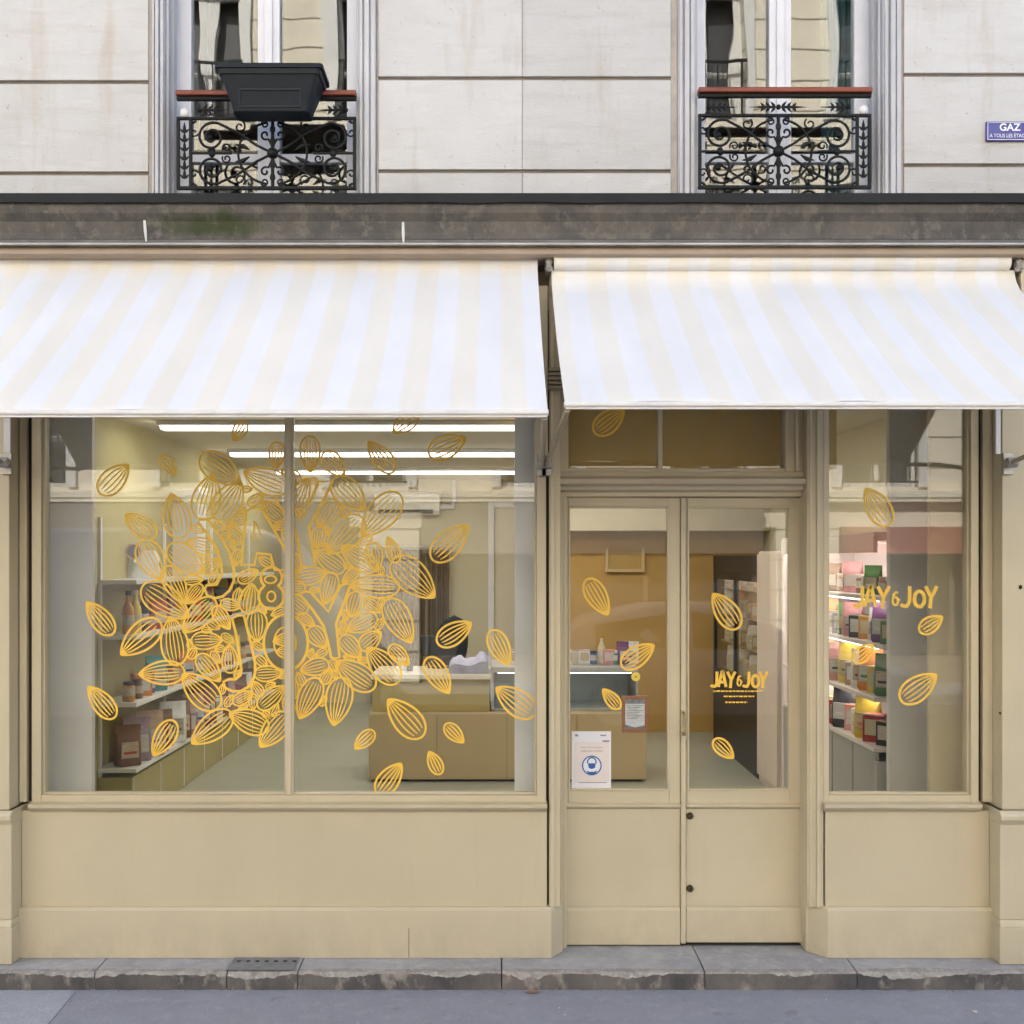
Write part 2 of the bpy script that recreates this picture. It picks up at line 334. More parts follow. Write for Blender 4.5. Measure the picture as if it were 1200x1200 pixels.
# ================================================================== SETTING: street
struct(MB().box(-60, 60, -2.0, 12, -0.5, 0.0), 'sidewalk', ASPHALT)
struct(MB().box(-60, 60, -9.5, -2.15, -0.6, -0.13), 'road', mat('road_asphalt', (0.06, 0.06, 0.065), 0.85, 0.2, 20, 0.3, 150))
struct(MB().box(-60, 60, -2.15, -2.0, -0.5, 0.004), 'kerb', mat('kerb_granite', (0.30, 0.29, 0.28), 0.8, 0.2, 30))
struct(MB().box(-60, 60, -13, -9.5, -0.5, 0.0), 'pavement_across', ASPHALT)
struct(MB().box(-300, 300, -300, 300, -1.2, -0.65), 'ground', mat('ground', (0.12, 0.12, 0.12), 0.9))
sl = [(U(90, -.2), -0.21), (-3.4, -0.21), (-3.4, -1.4), (U(30, -.9), -1.4)]
struct(MB().prism_z(sl, 0.0005, 0.004), 'pavement_slab', SLAB)

# step ledge of stone blocks under the shopfront
step = thing('stone_step', (0, -0.1, 0), 'worn grey stone step with chipped pale edge running under the shopfront', 'step')
cuts = [-3.4, U(105, -.25), U(262, -.25), U(346, -.25), U(588, -.25), U(829, -.25), U(1010, -.25), 3.4]
FY = -0.195
for a, b in zip(cuts[:-1], cuts[1:]):
    mb = MB(); n = max(4, int((b - a - 0.006) / 0.012)); rings = []
    for i in range(n + 1):
        x = a + 0.003 + (b - a - 0.006) * i / n
        chip = max(0.0, mnoise.noise(Vector((x * 9, 1.3, 0))) + 0.45 * mnoise.noise(Vector((x * 31, 4.1, 0)))) * 0.030
        e = mnoise.noise(Vector((x * 14, 7, 0))) * 0.006
        top = 0.08 + 0.003 * mnoise.noise(Vector((x * 5, 9, 2)))
        end = 0.004 if i in (0, n) else 0.0
        jag = 0.002 + 0.040 * max(0.0, mnoise.noise(Vector((x * 4.2, 3.3, 5))) * .8 + .30 * mnoise.noise(Vector((x * 26, 2, 5))) + .16 * mnoise.noise(Vector((x * 70, 2, 5))) + .02)
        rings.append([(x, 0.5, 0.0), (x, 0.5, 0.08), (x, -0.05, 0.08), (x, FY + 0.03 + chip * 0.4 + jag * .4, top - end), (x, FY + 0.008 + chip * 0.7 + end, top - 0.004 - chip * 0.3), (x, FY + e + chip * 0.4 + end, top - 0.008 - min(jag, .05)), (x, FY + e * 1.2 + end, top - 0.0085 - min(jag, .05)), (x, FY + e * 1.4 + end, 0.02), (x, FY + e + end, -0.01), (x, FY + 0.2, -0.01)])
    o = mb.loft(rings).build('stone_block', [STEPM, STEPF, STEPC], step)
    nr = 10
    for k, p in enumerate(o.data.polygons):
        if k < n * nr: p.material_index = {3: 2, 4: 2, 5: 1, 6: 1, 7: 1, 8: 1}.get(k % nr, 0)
mb = MB().box(U(268, -.15), U(346, -.15), -0.185, -0.035, 0.0835, 0.0865)
vg = mb.build('vent_grate', mat('cast_iron_grate', (0.20, 0.205, 0.225), 0.6, 0.2, 30), step, bevel=.001)
for i in range(7): MB().lathe([(0.010, 0.0), (0.010, 0.001)], (U(276 + i * 11, -.15), -0.085, 0.0866), 10).build('vent_hole', DARK, vg)
# litter on the footway
mb = MB()
lp = [(-.045, 0), (-.02, .022), (.012, .03), (.05, .006), (.03, -.02), (-.01, -.026)]
mb.add([(x, y, 0.006 + 0.012 * abs(x) * 12 * 0.5 + 0.3 * y * y * 20) for x, y in lp] + [(x, y, 0.008 + 0.012 * abs(x) * 12 * 0.5 + 0.3 * y * y * 20) for x, y in lp] + [(0, 0, 0.004), (0, 0, 0.006)],
       [(i, (i + 1) % 6, 12) for i in range(6)] + [(6 + i, 6 + (i + 1) % 6, 13) for i in range(6)] + [(i, (i + 1) % 6, 6 + (i + 1) % 6, 6 + i) for i in range(6)])
lf = mb.build('dry_leaf', mat('dry_leaf', (0.30, 0.17, 0.13), 0.7, 0.25, 40), local=True)
lf.scale = (.7, .7, .7); lf.location = (U(624, -.25), -0.235, 0.0); tag(lf, 'dry reddish leaf lying on the footway at the foot of the step', 'leaf')
for i, (px, Yp, r) in enumerate([(1142, -.45, .012), (420, -.55, .005), (655, -.40, .005), (662, -.47, .006), (968, -.31, .006), (300, -.42, .004), (1090, -.32, .005)]):
    mb = MB().ball((0, 0, r * 0.5), (r, r * .8, r * .6), 8, 6)
    for k, p in enumerate(mb.v): mb.v[k] = tuple(c * (1 + 0.3 * mnoise.noise(Vector(p) * 300)) for c in p)
    o = mb.build('pebble', mat('pale_grit', (0.5, 0.47, 0.43), 0.8, 0.2, 90), local=True); o.location = (U(px, Yp), Yp, 0.0)
    tag(o, ['whitish chip of stone on the footway below the right pier', 'tiny grit speck on the footway, under the leftmost low almond stickers', 'tiny grit speck beside the dry leaf, nearer the step', 'tiny grit speck beside the dry leaf, farther from the step',
            'tiny grit speck against the step below the right door jamb', 'tiny grit speck on the footway under the vent grate', 'tiny grit speck against the step under the right window'][i], 'grit', 'specks of grit on the footway')

mb = MB(); gr_ = random.Random(3)
for i in range(420):
    near = gr_.random() < .65
    x, y_ = gr_.uniform(-2.5, 2.5), (FY - abs(gr_.gauss(.008, .012))) if near else gr_.uniform(-.75, -.21)
    r = gr_.uniform(.0012, .0032) * (1.0 if near else .8); a = gr_.uniform(0, 6.28)
    mb.loft([[(x + r * k * math.cos(a + q * 1.257), y_ + r * k * math.sin(a + q * 1.257), z) for q in range(5)] for k, z in ((1, .0), (1.1, r * .5), (.5, r))])
tag(mb.build('gutter_grit', mat('gutter_grit', (.26, .245, .225), .9, .5, 40)), 'fine grit and crumbs scattered over the footway and along the step', 'grit', kind='stuff')
# ================================================================== SHOPFRONT
shop = thing('shopfront', (0.02, 0, 0.08), 'cream painted timber shopfront with glazed double door between two display windows', 'shopfront')
XL, XR = U(13.5, -.105), U(1171.8, -.105)
PY = -0.105
for sgn, xi in ((-1, XL), (1, XR)):
    mb = MB(); xo = sgn * 3.6; a, b = sorted((xi, xo))
    mb.box(a, b, PY, 0.30, V(1078, PY), V(950, PY))
    a, b = sorted((xi - sgn * 0.006, xo)); mb.box(a, b, PY - 0.012, 0.30, 0.082, V(1086, PY) )
    a, b = sorted((xi - sgn * 0.003, xo)); mb.prism_x([(PY - .012, V(1086, PY)), (PY - .003, V(1078, PY)), (0.29, V(1078, PY)), (0.29, V(1086, PY))], a, b)
    a, b = sorted((xi - sgn * 0.004, xo)); mb.prism_x([(PY - .004, V(966, PY)), (PY - .02, V(960, PY)), (PY - .02, V(955, PY)), (PY - .002, V(950, PY)), (0.28, V(950, PY)), (0.28, V(966, PY))], a, b)
    a, b = sorted((xi + sgn * 0.015, xo)); mb.box(a, b, PY + .012, 0.30, V(950, PY), 3.03)
    if sgn > 0: mb.box(2.31, xo, PY + .012, .30, 3.03, 3.195)
    pier = mb.build('pier', CREAM, shop, bevel=.004)
# small eyelet screws in the right pier
MB().lathe([(0.006, 0), (0.009, 0.004), (0.004, 0.006)], (0, 0, 0), 10)
for (px, py, r) in ((1197, 688, .010), (1173, 836, .006)): MB().ball((U(px, PY), PY + .010, V(py, PY)), (r * .7, r, r), 10, 6).build('wall_fixing', DARK, shop)

# stall risers and skirtings
sk_l = [(XL + .001, -.03), (U(646, -.03), -.03), (U(659, .06), .055), (U(659, .06), .30), (XL + .001, .30)]
zt = V(1064, -.03)
riser = MB().box(XL + .001, U(641, 0), 0.0, 0.30, zt - .02, V(950, 0)).build('stall_riser', CREAM_DEEP, shop, bevel=.003)
mb = MB().prism_z(sk_l, 0.082, zt - .012)
mb.loft([[(x, y, zt - .012) for x, y in sk_l], [(x - (.008 if i == 1 else .006 if i == 2 else 0), y + .012 if i < 2 else y, zt) for i, (x, y) in enumerate(sk_l)]])
mb.build('skirting', CREAM, riser)
mb = MB().box(U(478.5, -.0305), U(479.5, -.0305), -.0304, -.028, 0.085, V(1088, -.03))
mb.build('paint_crack', mat('crack', (0.2, 0.16, 0.1), .8), riser)
sk_r = [(U(946, .06), .055), (U(970, -.03), -.03), (XR - .001, -.03), (XR - .001, .30), (U(946, .06), .30)]
riser = MB().box(U(967, 0), XR - .001, 0.0, 0.30, zt - .02, V(950, 0)).build('stall_riser', CREAM_DEEP, shop, bevel=.003)
mb = MB().prism_z(sk_r, 0.082, zt - .012)
mb.loft([[(x, y, zt - .012) for x, y in sk_r], [(x + (.008 if i == 1 else .006 if i == 0 else 0), y + .012 if i in (1, 2) else y, zt) for i, (x, y) in enumerate(sk_r)]])
mb.build('skirting', CREAM, riser)

ZTOP = 2.80
def sill(mb, x0, x1):
    mb.prism_x([(0.02, V(950.5, 0)), (-.010, V(950.5, 0)), (-.034, V(947, -.03)), (-.036, V(943, -.03)), (-.012, V(940, 0)), (0.02, V(939.5, 0))], x0, x1)
def display(x0, x1, gx0, gx1, mull, label):
    """frame with stepped beads round the glass; returns the window part"""
    zb = V(940, 0); gz = V(930.5, .03)
    mb = MB()
    mb.box(x0, gx0, 0.0, 0.10, zb, ZTOP); mb.box(gx1, x1, 0.0, 0.10, zb, ZTOP)
    mb.box(gx0, gx1, 0.002, 0.10, zb, gz); mb.box(gx0, gx1, 0.0, 0.10, ZTOP - .06, ZTOP)
    w = mb.build('display_window', CREAM, shop, bevel=.0025)
    if label: w['label'] = label
    mb = MB(); t = .009
    for (a, b, c, d) in ((gx0, gx0 + t, gz, ZTOP - .06), (gx1 - t, gx1, gz, ZTOP - .06), (gx0 + t, gx1 - t, gz, gz + t)):
        mb.box(a, b, .022, .048, c, d)
    mb.build('glazing_bead', CREAM, w, bevel=.002)
    mb = MB(); sill(mb, x0 - .004, x1 + .004); mb.build('sill', CREAM, w, bevel=.002)
    xs = [gx0 + .001] + ([mull] if mull else []) + [gx1 - .001]
    for a, b in zip(xs[:-1], xs[1:]):
        MB().box(a + .001, b - .001, 0.050, 0.058, gz - .01, ZTOP - .05).build('pane', GLASS, w)
    if mull:
        mb = MB().box(mull - .021, mull + .021, 0.012, .046, gz, ZTOP - .06); mb.box(mull - .012, mull + .012, .004, .012, gz, ZTOP - .06)
        mb.build('mullion', CREAM, w, bevel=.003)
        mb = MB().box(mull - .012, mull + .012, .0585, .09, gz, ZTOP - .06); mb.build('mullion', CREAM, w, bevel=.003)
    return w
lw = display(U(37, 0), U(640, 0), U(48, 0), U(629, 0), U(338.5, .01), None)
rw = display(U(965, 0), U(1147, 0), U(971, 0), U(1138, 0), None, None)
# shutter channels beside the windows
for a, b in ((U(25, 0) - .01, U(31, 0)), (U(1152, 0), U(1161, 0) + .01)): MB().box(a, b, .0, .10, V(940, 0), 3.0).build('shutter_channel', CREAM, shop, bevel=.003)
for a, b, c in ((31, 37, 940), (1147, 1152, 940), (640, 643.5, 1063)): MB().box(U(a, 0), U(b, 0), .03, .10, V(c, 0), 3.0).build('shutter_slot_shade', DARK, shop)  # near-black strips paint in the shade inside the slots

# posts on either side of the door
def post(px0, px1, strips, zlo):
    mb = MB().box(U(px0, 0), U(px1, 0), 0.0, .26, zlo, 3.16)
    for a, b, d in strips: mb.box(U(a, 0), U(b, 0), -d, .01, zlo, 3.16)
    return mb.build('door_post', CREAM, shop, bevel=.003)
post(643.5, 657, [(645, 650, .010)], V(1063, 0))
post(946, 965, [(948, 951, .007), (956.5, 961, .012)], V(1063, 0))
# louvred capital between the awnings
mb = MB()
for i in range(5): mb.box(U(643, -.05), U(664, -.05), -.045, .01, V(455 - i * 5.2, -.05), V(452 - i * 5.2, -.05))
mb.box(U(644, -.05), U(663, -.05), -.02, .02, V(456, -.05), V(429, -.05)); mb.build('capital', mat('capital_shadow_paint', (.36, .30, .2), .6), shop, bevel=.001)  # capital in a darker tan than the frames

DY = 0.13
dh = MB()
z0, z1 = V(582, .1), V(553, .1)
dh.prism_x([(.20, z0), (.085, z0), (.085, V(577, .08)), (.055, V(574, .05)), (.05, V(570, .05)), (.02, V(567, .02)), (.012, V(561, .01)), (.05, V(558, .05)), (.06, V(553, .06)), (.20, V(553, .06))], U(657, 0), U(946, 0))
dhead = dh.build('door_head', CREAM, shop, bevel=.0015)
# door casing
for side in (((657, 660, .05), (660, 664, .085)), ((942, 944.2, .085), (944.2, 948, .05))):
    mb = MB()
    for (a, b, y) in side: mb.box(U(a, y), U(b, y), y, .24, .085, V(582, .1))
    mb.build('door_casing', CREAM, shop, bevel=.002)
# transom
tw_z0, tw_z1 = V(553, .06), 2.80
mb = MB()
mb.box(U(657, 0), U(666, .07), .06, .14, tw_z0, tw_z1); mb.box(U(919, .07), U(946, 0), .06, .14, tw_z0, tw_z1)
mb.box(U(666, .07), U(919, .07), .062, .14, tw_z0, V(549, .07)); mb.box(U(666, .07), U(919, .07), .06, .14, 2.74, 2.80)
tr = mb.build('transom_window', CREAM, shop, bevel=.003)
mb = MB().box(U(771, .07), U(776.5, .07), .07, .12, V(549, .07), 2.74)
mb.build('glazing_bar', CREAM, tr, bevel=.002)
for a, b, y in ((921, 924, .048), (932, 936, .04)): MB().box(U(a, .05), U(b, .05), y, .0595, tw_z0, 2.74).build('moulding', CREAM, tr, bevel=.002)
MB().box(U(666, .07), U(919, .07), .100, .106, V(550, .07), 2.745).build('pane', GLASS, tr)

def leaf(px0, px1, gx0, gx1, pyb):
    Y = DY; zb, ztp = V(pyb, Y), V(583.5, Y)
    gzb, gzt = V(926.5, Y), V(593.5, Y)
    X0, X1, G0, G1 = U(px0, Y), U(px1, Y), U(gx0, Y), U(gx1, Y)
    mb = MB()
    mb.box(X0, G0, Y, Y + .045, V(941, Y), ztp); mb.box(G1, X1, Y, Y + .045, V(941, Y), ztp)
    mb.box(G0, G1, Y + .001, Y + .045, V(941, Y), gzb); mb.box(G0, G1, Y + .001, Y + .045, gzt, ztp)
    mb.box(X0, X1, Y + .004, Y + .045, V(1063, Y), V(947, Y))
    mb.box(X0, X1, Y - .006, Y + .045, zb, V(1066, Y))
    mb.prism_x([(Y - .006, V(1066, Y)), (Y + .003, V(1063, Y)), (Y + .04, V(1063, Y)), (Y + .04, V(1066, Y))], X0, X1)
    d = mb.build('door', CREAM, shop, bevel=.0025)
    mb = MB().prism_x([(Y + .02, V(948, Y)), (Y + .001, V(948, Y)), (Y - .016, V(945, Y)), (Y - .017, V(942.5, Y)), (Y + .002, V(940.5, Y)), (Y + .02, V(940.5, Y))], X0, X1)
    mb.build('ledge_moulding', CREAM, d, bevel=.0015)
    mb = MB(); t = .008
    for (a, b, c, e) in ((G0, G0 + t, gzb, gzt), (G1 - t, G1, gzb, gzt), (G0 + t, G1 - t, gzb, gzb + t), (G0 + t, G1 - t, gzt - t, gzt)): mb.box(a, b, Y - .004, Y + .022, c, e)
    mb.build('glazing_bead', CREAM, d, bevel=.002)
    MB().box(G0, G1, Y + .024, Y + .031, gzb - .008, gzt + .008).build('pane', GLASS, d)
    return d
dl = leaf(663, 797, 666, 784, 1107)
dr = leaf(804, 942, 805.5, 926, 1104)
# meeting stile, pull handle, locks
MB().box(U(797.5, DY), U(803.5, DY), DY - .012, DY + .04, V(1105, DY), V(583.5, DY)).build('meeting_bead', CREAM, dl, bevel=.004)
hx = U(802, .06)
hd = MB().tube([(hx, .118, V(835, .09)), (hx, .075, V(835, .09)), (hx, .068, V(838, .08)), (hx, .068, V(857, .08)), (hx, .075, V(860, .09)), (hx, .118, V(860, .09))], .007, 10)
hd.lathe([(.012, 0), (.012, .003)], (hx, .1, V(835, .09) - .002), 10); hd.build('handle', BRASS, dl, smooth=True)
for (px, py) in ((808.5, 956), (808.5, 1041)):
    x, z = U(px, DY), V(py, DY); mb = MB(); mb.loft([[(x + r * math.cos(k * math.pi / 6), yy, z + r * math.sin(k * math.pi / 6)) for k in range(12)] for r, yy in ((.016, DY + .005), (.016, DY - .008), (.011, DY - .014), (.006, DY - .014), (.005, DY - .006))])
    mb.build('lock', mat('bronze_lock', (.10, .075, .05), .4, .2, 20, metal=.7), dr, smooth=True)
# dark strip painting in the shade of the gap under the doors
MB().box(U(660, .1), U(946, .1), DY + .01, .24, .0812, .0875).build('door_gap_shade', DARK, shop)
# fascia behind the awnings and header over the glass
MB().box(-3.6, 3.6, .14, .30, 2.80, 3.22).box(-3.6, 3.6, .03, .14, 2.8, 3.1).build('fascia', CREAM, shop)
# white boards closing the sides of the window space
mb = MB().box(U(45, .35), U(108, .35), .35, .39, .10, 2.84).box(U(45, .35) - .6, U(45, .35), .30, .34, .10, 2.84)
mb.build('side_board', mat('white_board', (.78, .77, .75), .5, .03), shop, bevel=.002)
MB().box(U(1090, .35), U(1152, .35), .35, .39, .10, 2.84).build('side_board', mat('tan_board', (.68, .60, .43), .5, .05, 3), shop, bevel=.002)
MB().box(U(1041, .9), U(1090, .9), .88, .93, .10, 2.84).build('side_board', mat('grey_board', (.80, .80, .82), .5, .03), shop, bevel=.002)
MB().box(U(603, .22), U(637, .22), .22, .27, .10, 2.84).build('side_board', mat('pale_board', (.80, .80, .82), .5, .03), shop, bevel=.002)

# ================================================================== UPPER BUILDING
bld = thing('apartment_building', (0, .5, 3.2), 'pale limestone apartment building above the shop with grooved stone courses', 'building')
WY = .05
LWX0, LWX1 = U(193, WY), U(420, WY)
RWX0, RWX1 = U(815, WY), U(1034, WY)
# core wall behind the stone courses
mb = MB()
for a, b in ((-14.0, U(178, WY)), (U(441, WY), U(794, WY)), (U(1056, WY), 14.0)): mb.box(a, b, WY + .012, .32, 3.2, 5.9)
mb.box(-14, 14, WY + .012, .32, 5.9, 9.0)
mb.box(-14, U(0, 0) - 1.25, WY + .012, .32, 0.0, 3.2); mb.box(3.6, 14, WY + .012, .32, 0.0, 3.2)
mb.build('wall', GROOVE, bld)
def courses(px0, px1, gy, extra=None):
    mb = MB(); g = .0085
    zs = [3.20] + [V(y, WY) for y in gy] + [V(gy[-1] - 107 * k, WY) for k in range(1, 6)]
    X0 = U(px0, WY) if px0 > -100 else -14.0; X1 = U(px1, WY) if px1 < 1300 else 14.0
    for a, b in zip(zs[:-1], zs[1:]):
        xs = [X0] + ([extra] if extra else []) + [X1]
        for c, d in zip(xs[:-1], xs[1:]):
            mb.box(c + (.0008 if c != X0 else 0), d - (.0008 if d != X1 else 0), WY - .004, WY + .02, a + g, b - g)
    return mb.build('stone_courses', STONE, bld, bevel=.003)
courses(-999, 174, [203.5, 96.5]); courses(443.5, 786, [201, 92], U(612, WY)); courses(1059, 1999, [194, 88])
# plain strip beside the courses
mb = MB()
for a, b in ((174, 178), (441, 443.5), (786, 794), (1056, 1059)): mb.box(U(a, WY) + .001, U(b, WY) - .001, WY + .004, WY + .012, 3.2, 5.9)
mb.build('wall_strip', mat('strip_stone', (.42, .38, .33), .85, .15, 12, .2, 60), bld)

# cornice with lead flashing and pelmet
mb = MB().prism_x([(.05, 3.445), (-.19, 3.430), (-.195, 3.405), (-.185, 3.375), (-.155, 3.345), (-.145, 3.30), (-.150, 3.285), (-.150, 3.268), (.05, 3.268)], -8, 8)
cor = mb.build('cornice', CORN, bld, bevel=.003)
n = 60; rings = []
for i in range(n + 1):
    x = -8 + 16 * i / n
    rings.append([(x, .052, 3.47), (x, -.19, 3.452), (x, -.212, 3.448), (x, -.214, 3.408 + .004 * mnoise.noise(Vector((x * 3, 0, 0)))), (x, -.206, 3.407), (x, -.202, 3.434), (x, .052, 3.449)])
# finer rings over the visible span
rings = []
for i in range(161):
    x = -4 + 8 * i / 160
    w = .004 * mnoise.noise(Vector((x * 4, 0, 0))) + .002 * mnoise.noise(Vector((x * 17, 0, 0)))
    rings.append([(x, .052, 3.472), (x, -.19, 3.456), (x, -.212, 3.452), (x, -.214, 3.411 + w), (x, -.205, 3.410 + w), (x, -.201, 3.436), (x, .052, 3.450)])
MB().loft(rings).build('lead_flashing', LEAD, cor, smooth=True)
mb = MB().box(-8, 8, -.158, .05, 3.252, 3.266); mb.build('drip_edge', mat('drip_zinc', (.10, .10, .105), .45, .3, 8, metal=.3), cor, bevel=.002)
mb = MB().prism_x([(-.165, 3.2505), (-.172, 3.247), (-.172, 3.241), (-.165, 3.239), (.02, 3.239), (.02, 3.2505)], -8, 8)
mb.build('zinc_trim', mat('zinc_trim', (.35, .35, .36), .4, .25, 6, metal=.5), cor)
mb = MB().prism_x([(-.135, 3.2385), (-.150, 3.222), (-.150, 3.205), (-.128, 3.197), (.02, 3.197), (.02, 3.2385)], -8, 8)
mb.build('pelmet', PELMET, bld, bevel=.002)
for px, a, b in ((168, 257, 280), (472, 259, 284)):
    mb = MB().tube([(U(px, -.2), -.1865 + .03 * k * .9, V(a + (b - a) * k, -.2)) for k in (0, .5, 1)], [.005, .007, .004], 6)
    mb.build('paint_drip', mat('white_drip', (.7, .7, .68), .6), cor)
# thin cable along the wall above the cornice
# casings round the upper windows
def upper_window(x0, x1, px_out0, px_out1, wide_left):
    zb, zt = 3.40, 5.45
    mb = MB()
    for (a, b) in ((U(px_out0, WY), x0), (x1, U(px_out1, WY))):
        w = b - a
        mb.box(a + .001, b - .001, WY - .004, .22, zb, zt)
        for f0, f1, d in ((.08, .26, .014), (.36, .62, .022), (.70, .95, .012)):
            mb.box(a + w * f0, a + w * f1, WY - .004 - d, WY, zb, zt)
    for xx, sg in ((x0, 1), (x1, -1)):   # stepped reveals
        for d0, d1, t in ((.07, .10, .012), (.13, .18, .02)):
            p, q = sorted((xx, xx + sg * t)); mb.box(p, q, d0, d1, zb, zt)
    mb.box(U(px_out0, WY), U(px_out1, WY), WY - .03, .22, zt, zt + .14)
    w = mb.build('window', GREYPAINT, bld, bevel=.003)
    w['label'] = 'tall casement window with grey casing and white frame above the shop'
    fy = .22
    mb = MB(); t = .075; xm = (x0 + x1) / 2
    mb.box(x0, x0 + t, fy, fy + .06, zb, zt); mb.box(x1 - t, x1, fy, fy + .06, zb, zt)
    mb.box(xm - .052, xm + .052, fy - .008, fy + .06, zb, zt); mb.box(xm - .02, xm + .02, fy - .022, fy - .008, zb, zt)
    for a, b in ((x0 + t, xm - .052), (xm + .052, x1 - t)):
        mb.box(a, b, fy + .002, fy + .055, zb, zb + .10); mb.box(a, b, fy + .004, fy + .05, 3.735, 3.775); mb.box(a, b, fy + .002, fy + .055, zt - .08, zt)
    mb.build('window_frame', WHITEPAINT, w, bevel=.004)
    for a, b in ((x0 + t, xm - .052), (xm + .052, x1 - t)):
        MB().box(a + .001, b - .001, fy + .025, fy + .030, zb + .09, zt - .07).build('pane', GLASSUP, w)
    MB().box(x0, x1, -.0, .22, 3.40, 3.50).build('sill', GREYPAINT, w, bevel=.004)
    # curtain behind the glass; the charcoal one paints in the dark interior
    mb = MB(); rings = []
    cx0, cx1 = (x1 - .20, x1 - .06) if not wide_left else (x0 + .08, x0 + .16)
    for zz in (3.42, 4.2, 5.4):
        ring = [(cx0 + (cx1 - cx0) * i / 24, .34 + .018 * math.sin(i * 1.25) , zz) for i in range(25)] + [(cx0 + (cx1 - cx0) * i / 24, .345 + .018 * math.sin(i * 1.25), zz) for i in range(24, -1, -1)]
        rings.append(ring)
    cm = mat('teal_curtain', (.05, .12, .125), .85, .15, 20) if not wide_left else mat('room_darkness_cloth', (.02, .02, .022), .85, .15, 20)
    mb.loft(rings).build('curtain', cm, w, smooth=True)
    return w
uw1 = upper_window(LWX0, LWX1, 178, 441, True)
uw2 = upper_window(RWX0, RWX1, 794, 1056, False)
# flat behind the upper windows (floor, back wall)
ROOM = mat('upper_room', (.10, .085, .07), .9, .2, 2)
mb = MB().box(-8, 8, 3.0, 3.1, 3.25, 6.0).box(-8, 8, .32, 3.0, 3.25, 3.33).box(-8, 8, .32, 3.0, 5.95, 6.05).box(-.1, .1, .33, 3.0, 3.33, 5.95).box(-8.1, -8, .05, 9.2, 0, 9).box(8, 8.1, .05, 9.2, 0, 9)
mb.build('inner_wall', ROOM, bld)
MB().box(-8.1, 8.1, .32, 9.3, 6.06, 6.2).box(-8.1, 8.1, 9.2, 9.3, 0, 6.06).build('rear_wall', ROOM, bld)

